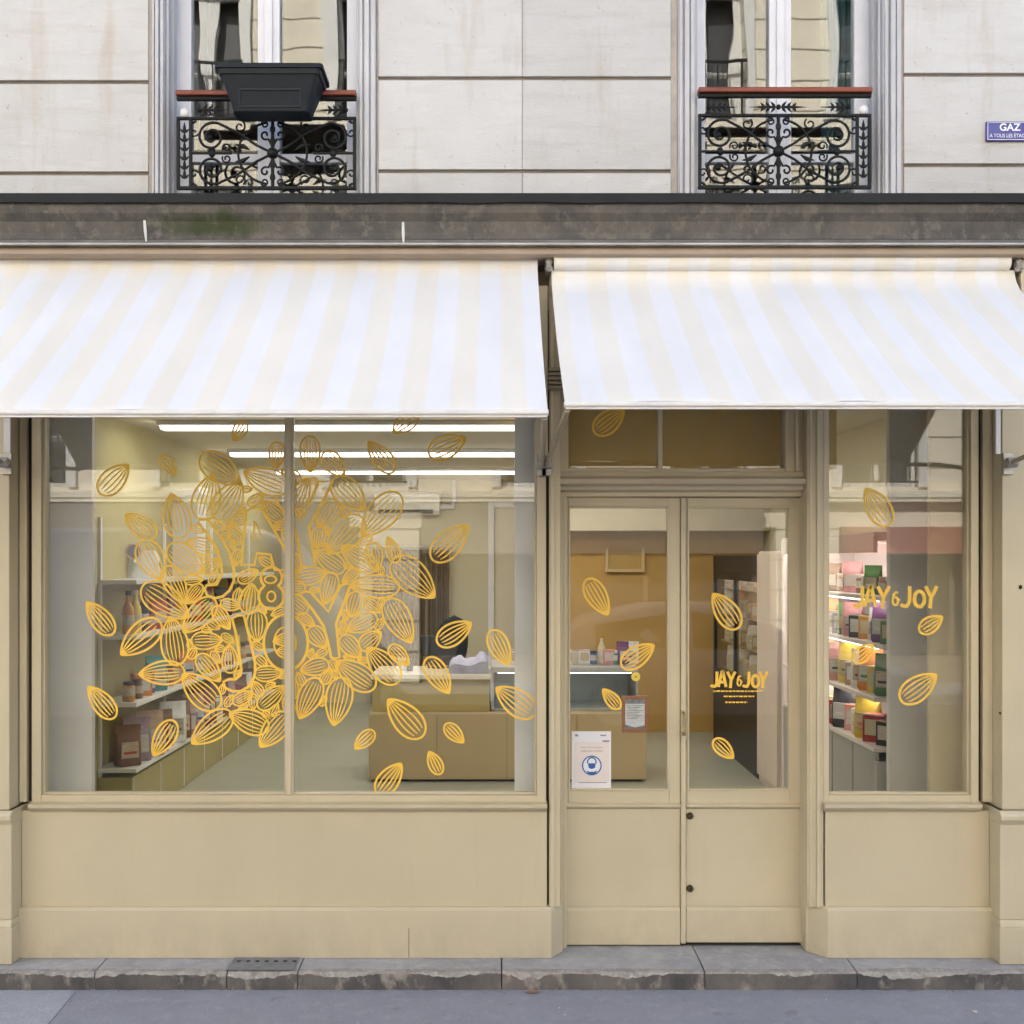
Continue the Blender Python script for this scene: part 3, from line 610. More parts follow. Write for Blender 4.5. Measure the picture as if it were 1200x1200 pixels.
# ---------------------------------------------------------------- balcony railings
def spiral(cx, cz, r0, r1, a0, turns, n=28):
    return [(cx + (r0 + (r1 - r0) * i / n) * math.cos(a0 + turns * 2 * math.pi * i / n), cz + (r0 + (r1 - r0) * i / n) * math.sin(a0 + turns * 2 * math.pi * i / n)) for i in range(n + 1)]
def railing(x0, x1, ztop, zbot, end_right, label):
    y = .005; W = x1 - x0; t = thing('balcony_railing', ((x0 + x1) / 2, y, zbot), label, 'railing', 'iron railings of the upper windows')
    MB().prism_x([(y - .028, ztop - .024), (y - .031, ztop - .010), (y - .022, ztop), (y + .022, ztop), (y + .031, ztop - .010), (y + .028, ztop - .024)], x0, x1).build('handrail', REDWOOD, t, bevel=.003)
    f = MB()
    z2 = ztop - .028; zf = ztop - .115
    f.box(x0, x1, y - .012, y + .012, z2 - .012, z2 + .003); f.box(x0, x1, y - .009, y + .009, zf - .012, zf); f.box(x0, x1, y - .011, y + .011, zbot, zbot + .014)
    sw = .062
    pa, pb = (x0 + .008, x1 - sw) if end_right else (x0 + sw, x1 - .008)
    for px in (pa, pb, x0 + .006 if not end_right else x1 - .006): f.box(px - .007, px + .007, y - .008, y + .008, zbot + .014, zf - .012)
    f.build('rail_frame', IRON, t, bevel=.002)
    s = MB()
    cx, cz = (pa + pb) / 2, (zbot + .014 + zf - .012) / 2; hw, hh = (pb - pa) / 2, (zf - .012 - zbot - .014) / 2
    P = lambda u, v: (cx + u * hw, y, cz + v * hh)
    T = lambda pts, r: s.tube([P(u, v) for u, v in pts], r, 6)
    asp = hw / hh
    for sx in (1, -1):
        for sz in (1, -1):
            # large S scroll: diagonal through the centre into a coil in the corner
            yo = .004 * sx * sz
            c = (sx * .74, sz * .47); pts = [(0, 0), (sx * .20, sz * .24), (sx * .40, sz * .58), (sx * .56, sz * .86)]
            a0 = math.pi * .62
            coil = []
            for i in range(44):
                a = a0 - i / 43 * 2 * math.pi * 1.72; r = .46 - .36 * (i / 43) ** 0.8
                coil.append((c[0] + sx * r * math.cos(a) / asp, c[1] + sz * r * math.sin(a)))
            pts = pts[:3] + coil
            sm = []
            for i in range(len(pts) - 1):
                for k in range(2): sm.append((pts[i][0] + (pts[i + 1][0] - pts[i][0]) * k / 2, pts[i][1] + (pts[i + 1][1] - pts[i][1]) * k / 2))
            sm.append(pts[-1])
            s.tube([(cx + u * hw, y + yo, cz + v * hh) for u, v in sm], [.0062] * (len(sm) - 12) + [.0062 - .0003 * k for k in range(12)], 6)
            s.ball(P(c[0] + sx * .06 / asp, c[1]), .014, 8, 6)
            # small curl beside the centre bar
            q = [(sx * (.012 + .10 * (1 - math.cos(a)) / asp * 1.0), sz * (.22 + .30 * a / 4.2)) for a in [0, .4, .8]]
            cc = (sx * .22 / asp, sz * .55)
            curl = [(cc[0] + sx * (.15 - .11 * i / 18) / asp * math.cos(-2.2 + i * .33), cc[1] + sz * (.15 - .11 * i / 18) * math.sin(-2.2 + i * .33)) for i in range(19)]
            T([(0, sz * .12), (sx * .02, sz * .28)] + curl, .005)
            # C scrolls filling the corners and the waist
            for (ux, vz, rr_, a1, tn) in ((.40, .80, .17, 2.2, 1.1), (.96, .62, .13, 3.4, 1.0), (.56, .16, .14, -.5, 1.2), (.10, .86, .12, .6, 1.1)):
                T([(sx * (ux + rr_ * (1 - .7 * i / 20) / asp * math.cos(a1 + tn * 2 * math.pi * i / 20)), sz * (vz + rr_ * (1 - .7 * i / 20) * math.sin(a1 + tn * 2 * math.pi * i / 20))) for i in range(21)], .0042)
            # leaf darts
            T([(sx * .28, sz * .10), (sx * .36, sz * .22), (sx * .46, sz * .26)], [.003, .011, .002])
            T([(sx * .98, sz * .9), (sx * .93, sz * .97)], .006)
        # ring arc round the middle
        T([(sx * .42 * math.cos(a), .93 * math.sin(a)) for a in [(-80 + 160 * i / 24) * math.pi / 180 for i in range(25)]], .0056)
        T([(sx * .50, 0), (sx * .62, .0), (sx * .74, 0), (sx * .86, 0), (sx * 1.0, 0)], .006)
        s.ball(P(sx * .74, 0), (.016, .012, .02), 8, 6)
    T([(0, -1), (0, 1)], .008)
    for v in (-.72, -.36, .36, .72): s.ball(P(0, v), (.013, .011, .02), 8, 6)
    s.ball(P(0, 0), .026, 10, 8)
    s.build('scrollwork', IRON, t, smooth=True)
    # leaf frieze and side strip
    zm = (z2 - .022 + zf) / 2
    def spear(x, z, a, ln, r): l.tube([(x + math.cos(a) * ln * k, y, z + math.sin(a) * ln * k) for k in (0, .3, .55, 1)], [r * .35, r, r * .8, r * .08], 6)
    for c0 in (pa + .04, cx, pb - .04):
        l = MB()
        for sx in (1, -1):
            if not (pa < c0 + sx * .1 < pb): continue
            spear(c0, zm, 0 if sx > 0 else math.pi, .13, .007)
            for k in range(3):
                for sz in (1, -1): spear(c0 + sx * (.015 + .025 * k), zm, (R(52) * sz if sx > 0 else math.pi - R(52) * sz), .034 - .004 * k, .007)
        l.ball((c0, y, zm), .012, 8, 6)
        l.build('leaf_ornament', IRON, t, smooth=True)
    l = MB()
    sxc = (x1 - sw / 2 - .003) if end_right else (x0 + sw / 2 + .003)
    for k in range(6):
        zz = zbot + .05 + k * (zf - zbot - .08) / 6
        spear(sxc, zz, R(90), .05, .008)
        for sg in (1, -1): spear(sxc, zz, R(90) - sg * R(48), .032, .006)
    l.build('leaf_ornament', IRON, t, smooth=True)
    MB().ball((sxc, y, zm - .012), (.021, .012, .021), 12, 8).build('rosette', mat('white_enamel', (.72, .72, .72), .35), t, smooth=True)
    return t
railing(U(207, 0), LWX1 - .004, V(107, 0), V(222, 0), False, 'black scrolled iron railing with red wooden handrail carrying the dark planter')
railing(RWX0 + .004, U(1021, 0), V(103.5, 0), V(221, 0), True, 'black scrolled iron railing with red wooden handrail and nothing hung on it')

# planter
pt = thing('planter', (U(320, -.1), -.1, V(140, -.1)), 'tapered dark slate plastic window planter hung on the left railing', 'planter')
cxp = U(320, -.11)
def rr(hx, hy, z, r=.02, cy=-.105, n=4, cx=None):
    cx = cxp if cx is None else cx; pts = []
    for qx, qy, a0 in ((1, 1, 0), (-1, 1, 90), (-1, -1, 180), (1, -1, 270)):
        for k in range(n + 1):
            a = R(a0 + 90 * k / n); pts.append((cx + qx * (hx - r) + r * math.cos(a), cy + qy * (hy - r) + r * math.sin(a), z))
    return pts
zpb, zpt = V(130, -.167), V(73, -.219)
h1, h0 = (U(384, -.219) - U(257, -.219)) / 2, (U(369, -.167) - U(280, -.167)) / 2
mb = MB().loft([rr(h0, .062, zpb), rr(h0 + .006, .068, zpb + .03), rr(h1 - .022, .098, zpt - .045), rr(h1 - .014, .104, zpt - .043), rr(h1 - .010, .106, zpt - .022), rr(h1, .114, zpt - .02), rr(h1, .114, zpt - .003), rr(h1 - .004, .11, zpt), rr(h1 - .016, .098, zpt), rr(h1 - .03, .088, zpt - .05), rr(h0 - .004, .06, zpb + .04)], cap=True)
mb.build('trough', DARKBOX, pt, smooth=True, angle=30)
zA, zB = zpb + .018, zpb + .085
def front_y(z): return -.105 - (.066 + (.098 - .068) * (z - zpb - .03) / (zpt - .045 - zpb - .03)) - .003
bx = h0 * .80
mb = MB()
for (p, q) in (((-bx, zB), (bx, zB)), ((-bx, zA), (-bx, zB)), ((bx, zA), (bx, zB)), ((-bx, zA), (bx, zA))):
    mb.tube([(cxp + p[0], front_y(p[1]), p[1]), (cxp + q[0], front_y(q[1]), q[1])], .0045, 6)
mb.build('embossed_panel', mat('slate_ridge', (.02, .027, .034), .5, spec=.25), pt, smooth=True)  # ridges in a lighter slate than the trough
for dx in (-.17, .17):
    mb = MB().tube([(cxp + dx, -.03, zpb + .1), (cxp + dx, -.015, zpt - .06), (cxp + dx, .0, V(106, 0) + .006), (cxp + dx, .045, V(106, 0) + .006), (cxp + dx, .045, V(106, 0) - .03)], .004, 6)
    mb.build('hook', IRON, pt)

# enamel sign
gs = thing('enamel_sign', (U(1181, .04), .045, V(166, .04)), 'small blue enamel plaque with white lettering on the stone wall', 'sign')
gx0, gx1, gz0, gz1 = U(1155, .04), U(1208, .04), V(166, .04), V(143, .04)
MB().box(gx0, gx1, .030, .0455, gz0, gz1).build('plate', mat('blue_enamel', (.035, .045, .28), .25, .12, 20), gs, bevel=.003)
mb = MB(); e = .004
for (a, b, c, d) in ((gx0 + e, gx1 - e, gz1 - e - .003, gz1 - e), (gx0 + e, gx1 - e, gz0 + e, gz0 + e + .003), (gx0 + e, gx0 + e + .003, gz0 + e, gz1 - e), (gx1 - e - .003, gx1 - e, gz0 + e, gz1 - e)): mb.box(a, b, .0285, .031, c, d)
mb.build('border', WHITEPAINT, gs)
mb = MB(); text_mesh(mb, 'GAZ', (gx0 + gx1) / 2 + .004, gz0 + .062, .0290, .034, .095, bold=.02); text_mesh(mb, 'A TOUS LES ÉTAGES', (gx0 + gx1) / 2, gz0 + .026, .0290, .021, .178)
mb.build('lettering', mat('white_letter', (.85, .86, .9), .4), gs)

# ================================================================== AWNINGS
def awning(label, x0, x1, ztop, ytop, zbot, phase, roller):
    YB = -1.14
    t = thing('awning', ((x0 + x1) / 2, 0, zbot), label, 'awning', 'striped awnings over the shop')
    sm = stripe_mat('striped_canvas' + ('_with_roll' if roller else ''), phase)
    nx, ny = 120, 34; top = []; 
    def P(u, v):
        x = x0 + (x1 - x0) * u
        sag = -.030 * math.sin(math.pi * v) - .006 * math.sin(math.pi * v) * math.sin(u * 19) - .010 * math.sin(math.pi * min(1, v * 1.0)) * math.cos(u * 2 * math.pi) - .005 * v * v * math.cos(u * (x1 - x0) * 9) - .0035 * mnoise.noise(Vector((x * 2.2, v * 1.5, x0))) * math.sin(math.pi * min(1, v * 1.15) * .87) * 2 - .0016 * mnoise.noise(Vector((x * 7, v * 3, 3)))
        if v < .09:       # first hand's breadth drops steeply, shaped to darken like the pelmet's shadow
            k = v / .09; return Vector((x, ytop - .022 * k * k, ztop - .062 * k))
        w = (v - .09) / .91; ys, zs = ytop - .022, ztop - .062
        return Vector((x, ys + (YB - ys) * w, zs + (zbot - zs) * w + sag))
    grid = [[P(i / nx, j / ny) for i in range(nx + 1)] for j in range(ny + 1)]
    vs = [p for r in grid for p in r]; off = len(vs); vs += [p - Vector((0, .0012, .0022)) for p in vs]
    fs = []
    for j in range(ny):
        for i in range(nx):
            a = j * (nx + 1) + i; fs.append((a, a + 1, a + nx + 2, a + nx + 1)); b = a + off; fs.append((b, b + nx + 1, b + nx + 2, b + 1))
    for j in range(ny):
        for i in (0, nx):
            a = j * (nx + 1) + i; fs.append((a, a + nx + 1, a + nx + 1 + off, a + off))
    for i in range(nx):
        for j in (0, ny):
            a = j * (nx + 1) + i; fs.append((a, a + 1, a + 1 + off, a + off))
    MB().add(vs, fs).build('canvas', sm, t, smooth=True)
    mb = MB().prism_x([(YB - .004, zbot - .020), (YB - .012, zbot - .014), (YB - .012, zbot - .003), (YB - .004, zbot + .002), (YB + .018, zbot - .002), (YB + .02, zbot - .018)], x0 - .004, x1 + .004)
    mb.build('front_bar', mat('white_bar', (.70, .69, .68), .4, .08, 8), t, bevel=.003)
    mb = MB().box(x0 + .002, x1 - .002, YB - .010, YB + .005, zbot - .026, zbot - .0205); mb.build('hem', sm, t)
    if roller:
        zc = ztop + .032
        mb = MB(); mb.loft([[(x, -.085 + .040 * math.cos(k * math.pi / 10), zc + .036 * math.sin(k * math.pi / 10)) for k in range(20)] for x in (x0 + .01, x1 - .03)]); mb.build('fabric_roll', sm, t, smooth=True)
    # wall rail and brackets at the head
    MB().box(x0, x1, -.02, .018, ztop - .10, ztop - .05).build('head_rail', PELMET, t, bevel=.003)
    for x in ((x1 - .012,) if not roller else (x1 + .012, x0 - .012)):
        mb = MB().lathe([(.012, 0), (.02, .012), (.012, .03), (.018, .045), (.008, .06)], (x, -.10, ztop - .01), 10); mb.box(x - .014, x + .014, -.09, .015, ztop, ztop + .05)
        mb.build('end_bracket', METAL, t, smooth=True)
    # swinging arms pivoted on the wall
    zp = V(543, -.1)
    ends = []
    if roller: ends = [(x0 - .02, x0 + .01, -.02), (XR + .035, x1 - .02, -.1)]
    else: ends = [(x1 + .02, x1 - .01, -.02), (XL - .02, x0 + .02, -.1)]
    for wx, fx, wy in ends:
        a = MB().tube([(wx, wy - .05, zp), ((wx + fx) / 2, -.6, (zp + zbot - .03) / 2 + .01), (fx, YB + .01, zbot - .025)], .011, 8)
        ao = a.build('arm', mat('arm_paint', (.46, .40, .30), .5, .1, 20), t, smooth=True)
        b = MB().box(wx - .022, wx + .022, wy - .012, wy + .012, zp - .05, zp + .045); b.tube([(wx - .022, wy - .045, zp), (wx + .022, wy - .045, zp)], .022, 10); b.box(wx - .012, wx + .012, wy - .05, wy, zp - .02, zp + .02)
        b.build('pivot_bracket', METAL, ao, bevel=.002)
    return t
zbL, zbR = V(486, -1.14) , V(478, -1.14)
def Vb(py): return EYE + (CY - py) / S0 * (D - 1.14) / D
aw1 = awning('wide left awning in white and cream stripes over the almond covered window', -2.36, .170, 3.215, -.075, Vb(480.5), 0.18, False)
aw2 = awning('narrower right awning in white and cream stripes with rolled canvas, over the doors', .232, 2.285, 3.150, -.085, Vb(471), 0.07, True)
# white guide strip by each pier
for a, b in ((4, 12), (1167, 1173)): MB().box(U(a, PY), U(b, PY), PY + .0, PY + .0115, V(532, PY), 3.0).build('guide_strip', mat('white_strip', (.72, .71, .70), .45), shop, bevel=.003)
# mounting plate on the post between awnings
mb = MB().box(U(627, -.0), U(642, -.0), -.014, -.0005, V(556, 0), 3.1); mb.build('mounting_plate', CREAM, shop, bevel=.003)

# ================================================================== SHOP INTERIOR
IW = mat('interior_wall', (.50, .455, .33), .75, .04, 2)
OLIVE = mat('olive_wall', (.36, .31, .14), .7, .06, 2)
GOLD = mat('golden_wall', (.45, .27, .08), .7, .06, 2)
struct(MB().box(-2.9, 2.9, .24, 9.2, .02, .10), 'shop_floor', mat('shop_floor', (.33, .335, .275), .28, .08, 3, .02, 40))
struct(MB().box(-2.9, 2.9, .30, 9.2, 2.85, 2.95), 'shop_ceiling', mat('shop_ceiling', (.60, .56, .47), .8, .03, 2))
struct(MB().box(-2.9, -2.68, .30, 9.2, .10, 2.85), 'shop_side_wall', OLIVE)
struct(MB().box(2.68, 2.9, .30, 9.2, .10, 2.85), 'shop_side_wall', IW)
struct(MB().box(-2.68, .55, 9.0, 9.2, .10, 2.85), 'shop_back_wall', IW)
struct(MB().box(.55, 2.68, 6.6, 6.75, .10, 2.85).box(.45, .55, 6.6, 9.0, .10, 2.85), 'shop_partition_wall', GOLD)
struct(MB().box(.45, 2.68, 6.2, 6.59, 2.15, 2.849), 'shop_bulkhead', mat('bulkhead', (.48, .42, .32), .75, .04))
struct(MB().box(.22, 1.62, .34, 2.6, 2.30, 2.849), 'added_transom_panel', mat('awning_gold_reflection', (.62, .42, .14), .7, .05))  # added block closing the transom view, gold colour imitating the awning's reflection
for i, (Y, lab) in enumerate(((3.03, 'long bright ceiling strip light nearest the shop window'), (5.15, 'long ceiling strip light, middle one of the three'), (7.3, 'long ceiling strip light farthest from the window, above the air conditioner'))):
    t = thing('strip_light', (-1.07, Y, 2.78), lab, 'ceiling light', 'ceiling strip lights')
    xe = .27 if i == 2 else 1.72  # first two strips lengthened out of view to brighten the golden wall
    MB().box(-2.42, xe, Y - .09, Y + .09, 2.815, 2.849).build('housing', WHITEPAINT, t, bevel=.004)
    MB().prism_x([(Y - .075, 2.8145), (Y - .06, 2.79), (Y + .06, 2.79), (Y + .075, 2.8145)], -2.40, xe - .02).build('diffuser', lamp_mat('strip_lamp', (1.0, .95, .84), 8.0) if 'strip_lamp' not in MATS else MATS['strip_lamp'], t)
# air conditioner
ac = thing('air_conditioner', (U(477, 8.8), 8.8, V(603, 8.8)), 'white split air conditioner high on the back wall', 'air conditioner')
ax0, ax1, az0, az1 = U(438, 8.75), U(515, 8.75), V(603, 8.75), V(576, 8.75)
MB().prism_x([(9.0, az0 + .02), (8.84, az0), (8.78, az0 + .05), (8.76, az1 - .04), (8.80, az1), (9.0, az1)], ax0, ax1).build('body', mat('ac_white', (.75, .74, .70), .4), ac, bevel=.01)
MB().box(ax0 + .05, ax1 - .08, 8.765, 8.80, az0 + .012, az0 + .06).build('louvre', DARK, ac)
mb = MB().tube([(ax1 - .01, 8.95, az0 + .1), (ax1 + .15, 8.96, az0 + .1), (ax1 + .17, 8.96, az0 + .25), (ax1 + .17, 8.96, 2.84)], .035, 8); mb.build('duct', WHITEPAINT, ac, smooth=True)
# curtain doorway in the back wall
cu = thing('strip_curtain', (U(480, 8.9), 8.9, .1), 'dark brown pleated curtain hanging from a chrome rail at the back wall', 'curtain')
mb = MB(); a, b = U(436, 8.85), U(526, 8.85); n = 160
ring = lambda zz, w: [(a + (b - a) * i / n, 8.85 + .03 * math.sin(i * .55) * w, zz) for i in range(n + 1)] + [(a + (b - a) * i / n, 8.856 + .03 * math.sin(i * .55) * w, zz) for i in range(n, -1, -1)]
mb.loft([ring(.12, 1.2), ring(1.2, 1.0), ring(V(644, 8.85), .7)]).build('cloth', mat('brown_curtain', (.135, .10, .06), .8, .25, 6, stretch=(4, 1, .1)), cu, smooth=True, angle=80)
MB().tube([(a - .08, 8.84, V(641, 8.85)), (b + .08, 8.84, V(641, 8.85))], .018, 10).build('rail', METAL, cu, smooth=True)
# white framed door modelled in place of a reflection by the counter
bd = thing('reflection_door', (U(590, 8.95), 8.95, .1), 'white framed panel door standing in for a reflection at the back wall', 'door')
MB().box(U(578, 8.93), U(640, 8.93), 8.94, 9.0, .1, V(595, 8.93)).build('door_leaf', mat('reflection_door_cream', (.58, .54, .44), .5, .03), bd, bevel=.005)
MB().box(U(572, 8.9), U(579, 8.9), 8.90, 9.0, .1, V(588, 8.9)).box(U(579, 8.9), U(641, 8.9), 8.90, 9.0, V(595, 8.9), V(588, 8.9)).build('frame', WHITEPAINT, bd, bevel=.005)

PAL = {'red': (.36, .04, .035), 'amber': (.45, .20, .03), 'brown': (.17, .09, .05), 'cream': (.62, .54, .38), 'green': (.07, .17, .05), 'purple': (.14, .05, .14), 'white': (.68, .68, .66), 'mauve': (.30, .22, .26), 'blue': (.07, .13, .32), 'orange': (.55, .20, .04), 'yellow': (.62, .46, .07), 'teal': (.06, .24, .24), 'pink': (.55, .26, .26), 'black': (.03, .03, .035), 'tan': (.36, .25, .16)}
def pm(c): return mat('goods_' + c, PAL[c], .42, .18, 25)
# counter
ct = thing('counter', (0, 4.3, .10), 'long tan shop counter with a stepped front facing the window', 'counter')
TAN = mat('tan_laminate', (.44, .34, .19), .45, .05, 1.5)
MB().box(U(432, 3.95), U(758, 3.95), 3.95, 4.75, .12, V(836, 3.95)).build('base_cabinet', TAN, ct, bevel=.006)
MB().box(U(436, 4.05), U(574, 4.05), 4.05, 4.72, V(836, 3.95) + .001, V(796, 4.05)).build('upper_panel', mat('olive_laminate', (.37, .29, .09), .45, .05, 1.5), ct, bevel=.006)
MB().box(U(434, 4.02), U(575, 4.02), 4.02, 4.75, V(796, 4.05) + .001, V(790, 4.05)).build('worktop', mat('pale_worktop', (.62, .60, .55), .35, .03), ct, bevel=.004)
for px in (512, 594, 676): MB().box(U(px, 3.95) - .002, U(px, 3.95) + .002, 3.948, 3.9495, .13, V(838, 3.95)).build('panel_joint', mat('joint_brown', (.22, .16, .08), .6), ct)
MB().box(U(440, 3.97), U(752, 3.97), 3.99, 4.7, .102, .1199).build('plinth', DARK, ct)
# glass display case on the counter
dc = thing('display_case', (U(660, 4.1), 4.3, V(836, 3.95)), 'low glass chilled display case set on the right end of the counter', 'display case')
zc0, zc1 = V(836, 3.95) + .002, V(788, 4.05); cx0, cx1 = U(576, 4.05), U(748, 4.05)
mb = MB().box(cx0, cx1, 4.04, 4.72, zc1, zc1 + .045); mb.box(cx0, cx1, 4.10, 4.72, zc0, zc0 + .02); mb.build('top_rail', mat('steel_case', (.52, .53, .54), .3, .08, 10, metal=.7), dc, bevel=.004)
MB().box(cx0 + .02, cx1 - .02, 4.05, 4.055, zc0 + .02, zc1).build('front_glass', GLASSIN, dc)
for x in (cx0, cx1 - .02): MB().box(x, x + .02, 4.04, 4.70, zc0 + .02, zc1).build('end_panel', METAL, dc)
mb = MB(); nb = 40
for i in range(nb): mb.box(cx0 + .04 + (cx1 - cx0 - .08) * i / nb, cx0 + .048 + (cx1 - cx0 - .08) * i / nb, 4.60, 4.61, zc0 + .02, zc1)
for k in range(6): mb.box(cx0 + .03, cx1 - .03, 4.61, 4.618, zc0 + .04 + k * .045, zc0 + .048 + k * .045)
mb.box(cx0 + .02, cx1 - .02, 4.62, 4.66, zc0 + .02, zc1); mb.build('back_grille', mat('steel_grille', (.42, .47, .50), .35, .1, metal=.3), dc)

MB().box(cx0 + .05, cx1 - .05, 4.09, 4.12, zc1 - .011, zc1 - .002).build('lamp', lamp_mat('added_display_glow', (.95, 1, 1), 2.0), dc)  # added glowing strip to brighten the dark inside of the case
# lavender cloth on the counter
n = 14; rings = []; x0, x1 = U(527, 4.2), U(572, 4.2); zb = V(790, 4.05) + .002
for i in range(n + 1):
    u = i / n; x = x0 + (x1 - x0) * u; hgt = (.10 + .05 * u + .02 * math.sin(u * 9)) * (1 if 0 < i < n else .75)
    rings.append([(x, 4.08, zb), (x, 4.06 + .01 * math.sin(i), zb + hgt * .6), (x, 4.14, zb + hgt), (x, 4.35, zb + hgt * .95 + .01 * math.cos(i * 1.7)), (x, 4.48, zb + hgt * .5), (x, 4.48, zb)])
o = MB().loft(rings).build('folded_cloth', mat('lavender_cloth', (.34, .35, .49), .8, .12, 12, .3, 40), smooth=True)
tag(o, 'crumpled lavender cloth heap lying on the counter top beside the display case', 'cloth')
for px, c, lab in ((480, 'black', 'black paper cup at the left end of the counter'), (470, 'white', 'white paper cup at the left end of the counter')):
    o = MB().lathe([(.026, 0), (.035, .09), (.038, .092), (.036, .097), (.032, .095), (.030, .085)], (0, 0, 0), 16).build('paper_cup', pm(c), local=True, smooth=True); o.location = (U(px, 4.3), 4.3 + (480 - px) * .01, zb); tag(o, lab, 'cup', 'cups on the counter')
# cash terminal
ps = thing('cash_terminal', (U(512, 4.55), 4.55, zb - .002), 'black cash register screen on the counter behind the lavender cloth', 'cash register')
mb = MB().loft([[(U(494, 4.5) , 4.50, zb + .10), (U(534, 4.5), 4.50, zb + .10), (U(534, 4.5), 4.54, zb + .10), (U(494, 4.5), 4.54, zb + .10)], [(U(491, 4.5), 4.56, zb + .27), (U(538, 4.5), 4.56, zb + .27), (U(538, 4.5), 4.60, zb + .27), (U(491, 4.5), 4.60, zb + .27)]])
mb.build('screen', mat('black_plastic', (.008, .009, .011), .4, spec=.3), ps, bevel=.008)
MB().lathe([(.10, 0), (.10, .012), (.03, .02), (.025, .16)], (U(514, 4.55), 4.60, zb), 14).build('stand', MATS['black_plastic'], ps, smooth=True)
# black chair with rounded back
ch = thing('office_chair', (U(533, 5.3), 5.3, .10), 'black chair with a rounded back standing behind the counter', 'chair')
cxh = U(528, 5.3); zc = V(758, 5.3)
rings = []
for j in range(17):
    f = -1 + 2 * j / 16; w = max(.03, (1 - abs(f) ** 2.4) ** .5); z = zc + .28 * f
    rings.append([(cxh + .155 * w * math.cos(2 * math.pi * k / 24) + .03 * f, 5.35 + (.02 + .03 * w) * math.sin(2 * math.pi * k / 24) + .06 * f * f, z) for k in range(24)])
MB().loft(rings).build('backrest', mat('black_upholstery', (.003, .003, .0035), .6, .1, spec=.1), ch, smooth=True, angle=75)
MB().loft([rr(.23, .22, .52, .08, 5.1, cx=cxh), rr(.25, .24, .56, .08, 5.1, cx=cxh), rr(.22, .21, .60, .08, 5.1, cx=cxh)]).build('seat', MATS['black_upholstery'], ch, smooth=True)
mb = MB().tube([(cxh, 5.1, .16), (cxh, 5.1, .53)], .03, 10)
for k in range(5): mb.tube([(cxh, 5.1, .17), (cxh + .26 * math.cos(k * 1.257), 5.1 + .26 * math.sin(k * 1.257), .13)], [.025, .015], 8); mb.ball((cxh + .26 * math.cos(k * 1.257), 5.1 + .26 * math.sin(k * 1.257), .125), .024, 8, 6)
mb.tube([(cxh, 5.2, .54), (cxh, 5.38, .60), (cxh, 5.40, zc - .2)], .018, 8)
mb.build('base', MATS['black_plastic'], ch, smooth=True)

# ---------------------------------------------------------------- goods
TEMPL = {}
def template(kind, col, lid):
    key = (kind, col, lid)
    if key in TEMPL: return TEMPL[key]
    mb = MB()
    if kind == 'jar': mb.lathe([(.030, 0), (.036, .004), (.036, .03), (.0365, .032), (.0365, .075), (.036, .077), (.033, .09), (.029, .094), (.032, .096), (.032, .114), (.029, .116)], (0, 0, 0), 16, [0, 0, 0, 1, 1, 0, 0, 2, 2, 2])
    elif kind == 'bottle': mb.lathe([(.03, 0), (.034, .005), (.034, .05), (.0345, .052), (.0345, .11), (.034, .112), (.03, .15), (.014, .19), (.013, .225), (.016, .227), (.016, .25), (.013, .252)], (0, 0, 0), 16, [0, 0, 0, 1, 1, 0, 0, 0, 2, 2, 2])
    elif kind == 'pouch':
        rg = []
        for z, hx, hy in ((0, .055, .036), (.01, .06, .04), (.09, .062, .034), (.15, .062, .016), (.168, .063, .004), (.195, .063, .003)):
            rg.append([(p[0], p[1], p[2] + .003 * math.sin(p[0] * 200)) for p in rr(hx, max(hy, .0031), z, min(.02, hy * .9), 0, 4, 0)])
        mb.loft(rg, 0); mb.prism_y([(-.042, .04), (.042, .04), (.040, .115), (-.040, .115)], -.0435, -.030, 1); mb.prism_y([(-.03, .06), (.03, .06), (.03, .072), (-.03, .072)], -.0445, -.0437, 2)
    else:
        mb.loft([rr(.05, .035, 0, .003, 0, 1, 0), rr(.05, .035, .12, .003, 0, 1, 0), rr(.048, .033, .124, .003, 0, 1, 0)], 0)
        mb.prism_y([(-.038, .03), (.038, .03), (.038, .10), (-.038, .10)], -.0365, -.030, 1); mb.prism_y([(-.05, .118), (.05, .118), (.05, .123), (-.05, .123)], -.037, -.03, 2)
    lc = 'cream' if col in ('white', 'yellow', 'red', 'green', 'brown', 'amber') else 'white'
    pl = mat('printed_label_' + lc + lid, PAL[lc], .45, .10, 55, stretch=(.45, 1, 1.8), col2=tuple(.45 * a + .35 * b for a, b in zip(PAL[lc], PAL[lid])))
    o = mb.build('goods', [pm(col), pl, pm(lid)], local=True, smooth=True)
    me = o.data; bpy.data.objects.remove(o); TEMPL[key] = me
    return me
NAMES = {'jar': 'food_jar', 'bottle': 'glass_bottle', 'pouch': 'food_pouch', 'carton': 'food_carton'}
ORD = ['first', 'second', 'third', 'fourth', 'fifth', 'sixth', 'seventh', 'eighth', 'ninth', 'tenth', 'eleventh', 'twelfth', 'thirteenth', 'fourteenth', 'fifteenth', 'sixteenth', 'seventeenth', 'eighteenth', 'nineteenth', 'twentieth'] + ['twenty-' + q for q in ('first', 'second', 'third', 'fourth', 'fifth', 'sixth', 'seventh', 'eighth', 'ninth')]
def goods(kind, col, lid, loc, rz, scale, label, group):
    o = bpy.data.objects.new(NAMES[kind], template(kind, col, lid)); C.objects.link(o)
    o.location = loc; o.rotation_euler.z = rz; o.scale = (scale,) * 3 if not isinstance(scale, tuple) else scale
    return tag(o, label, kind, group)

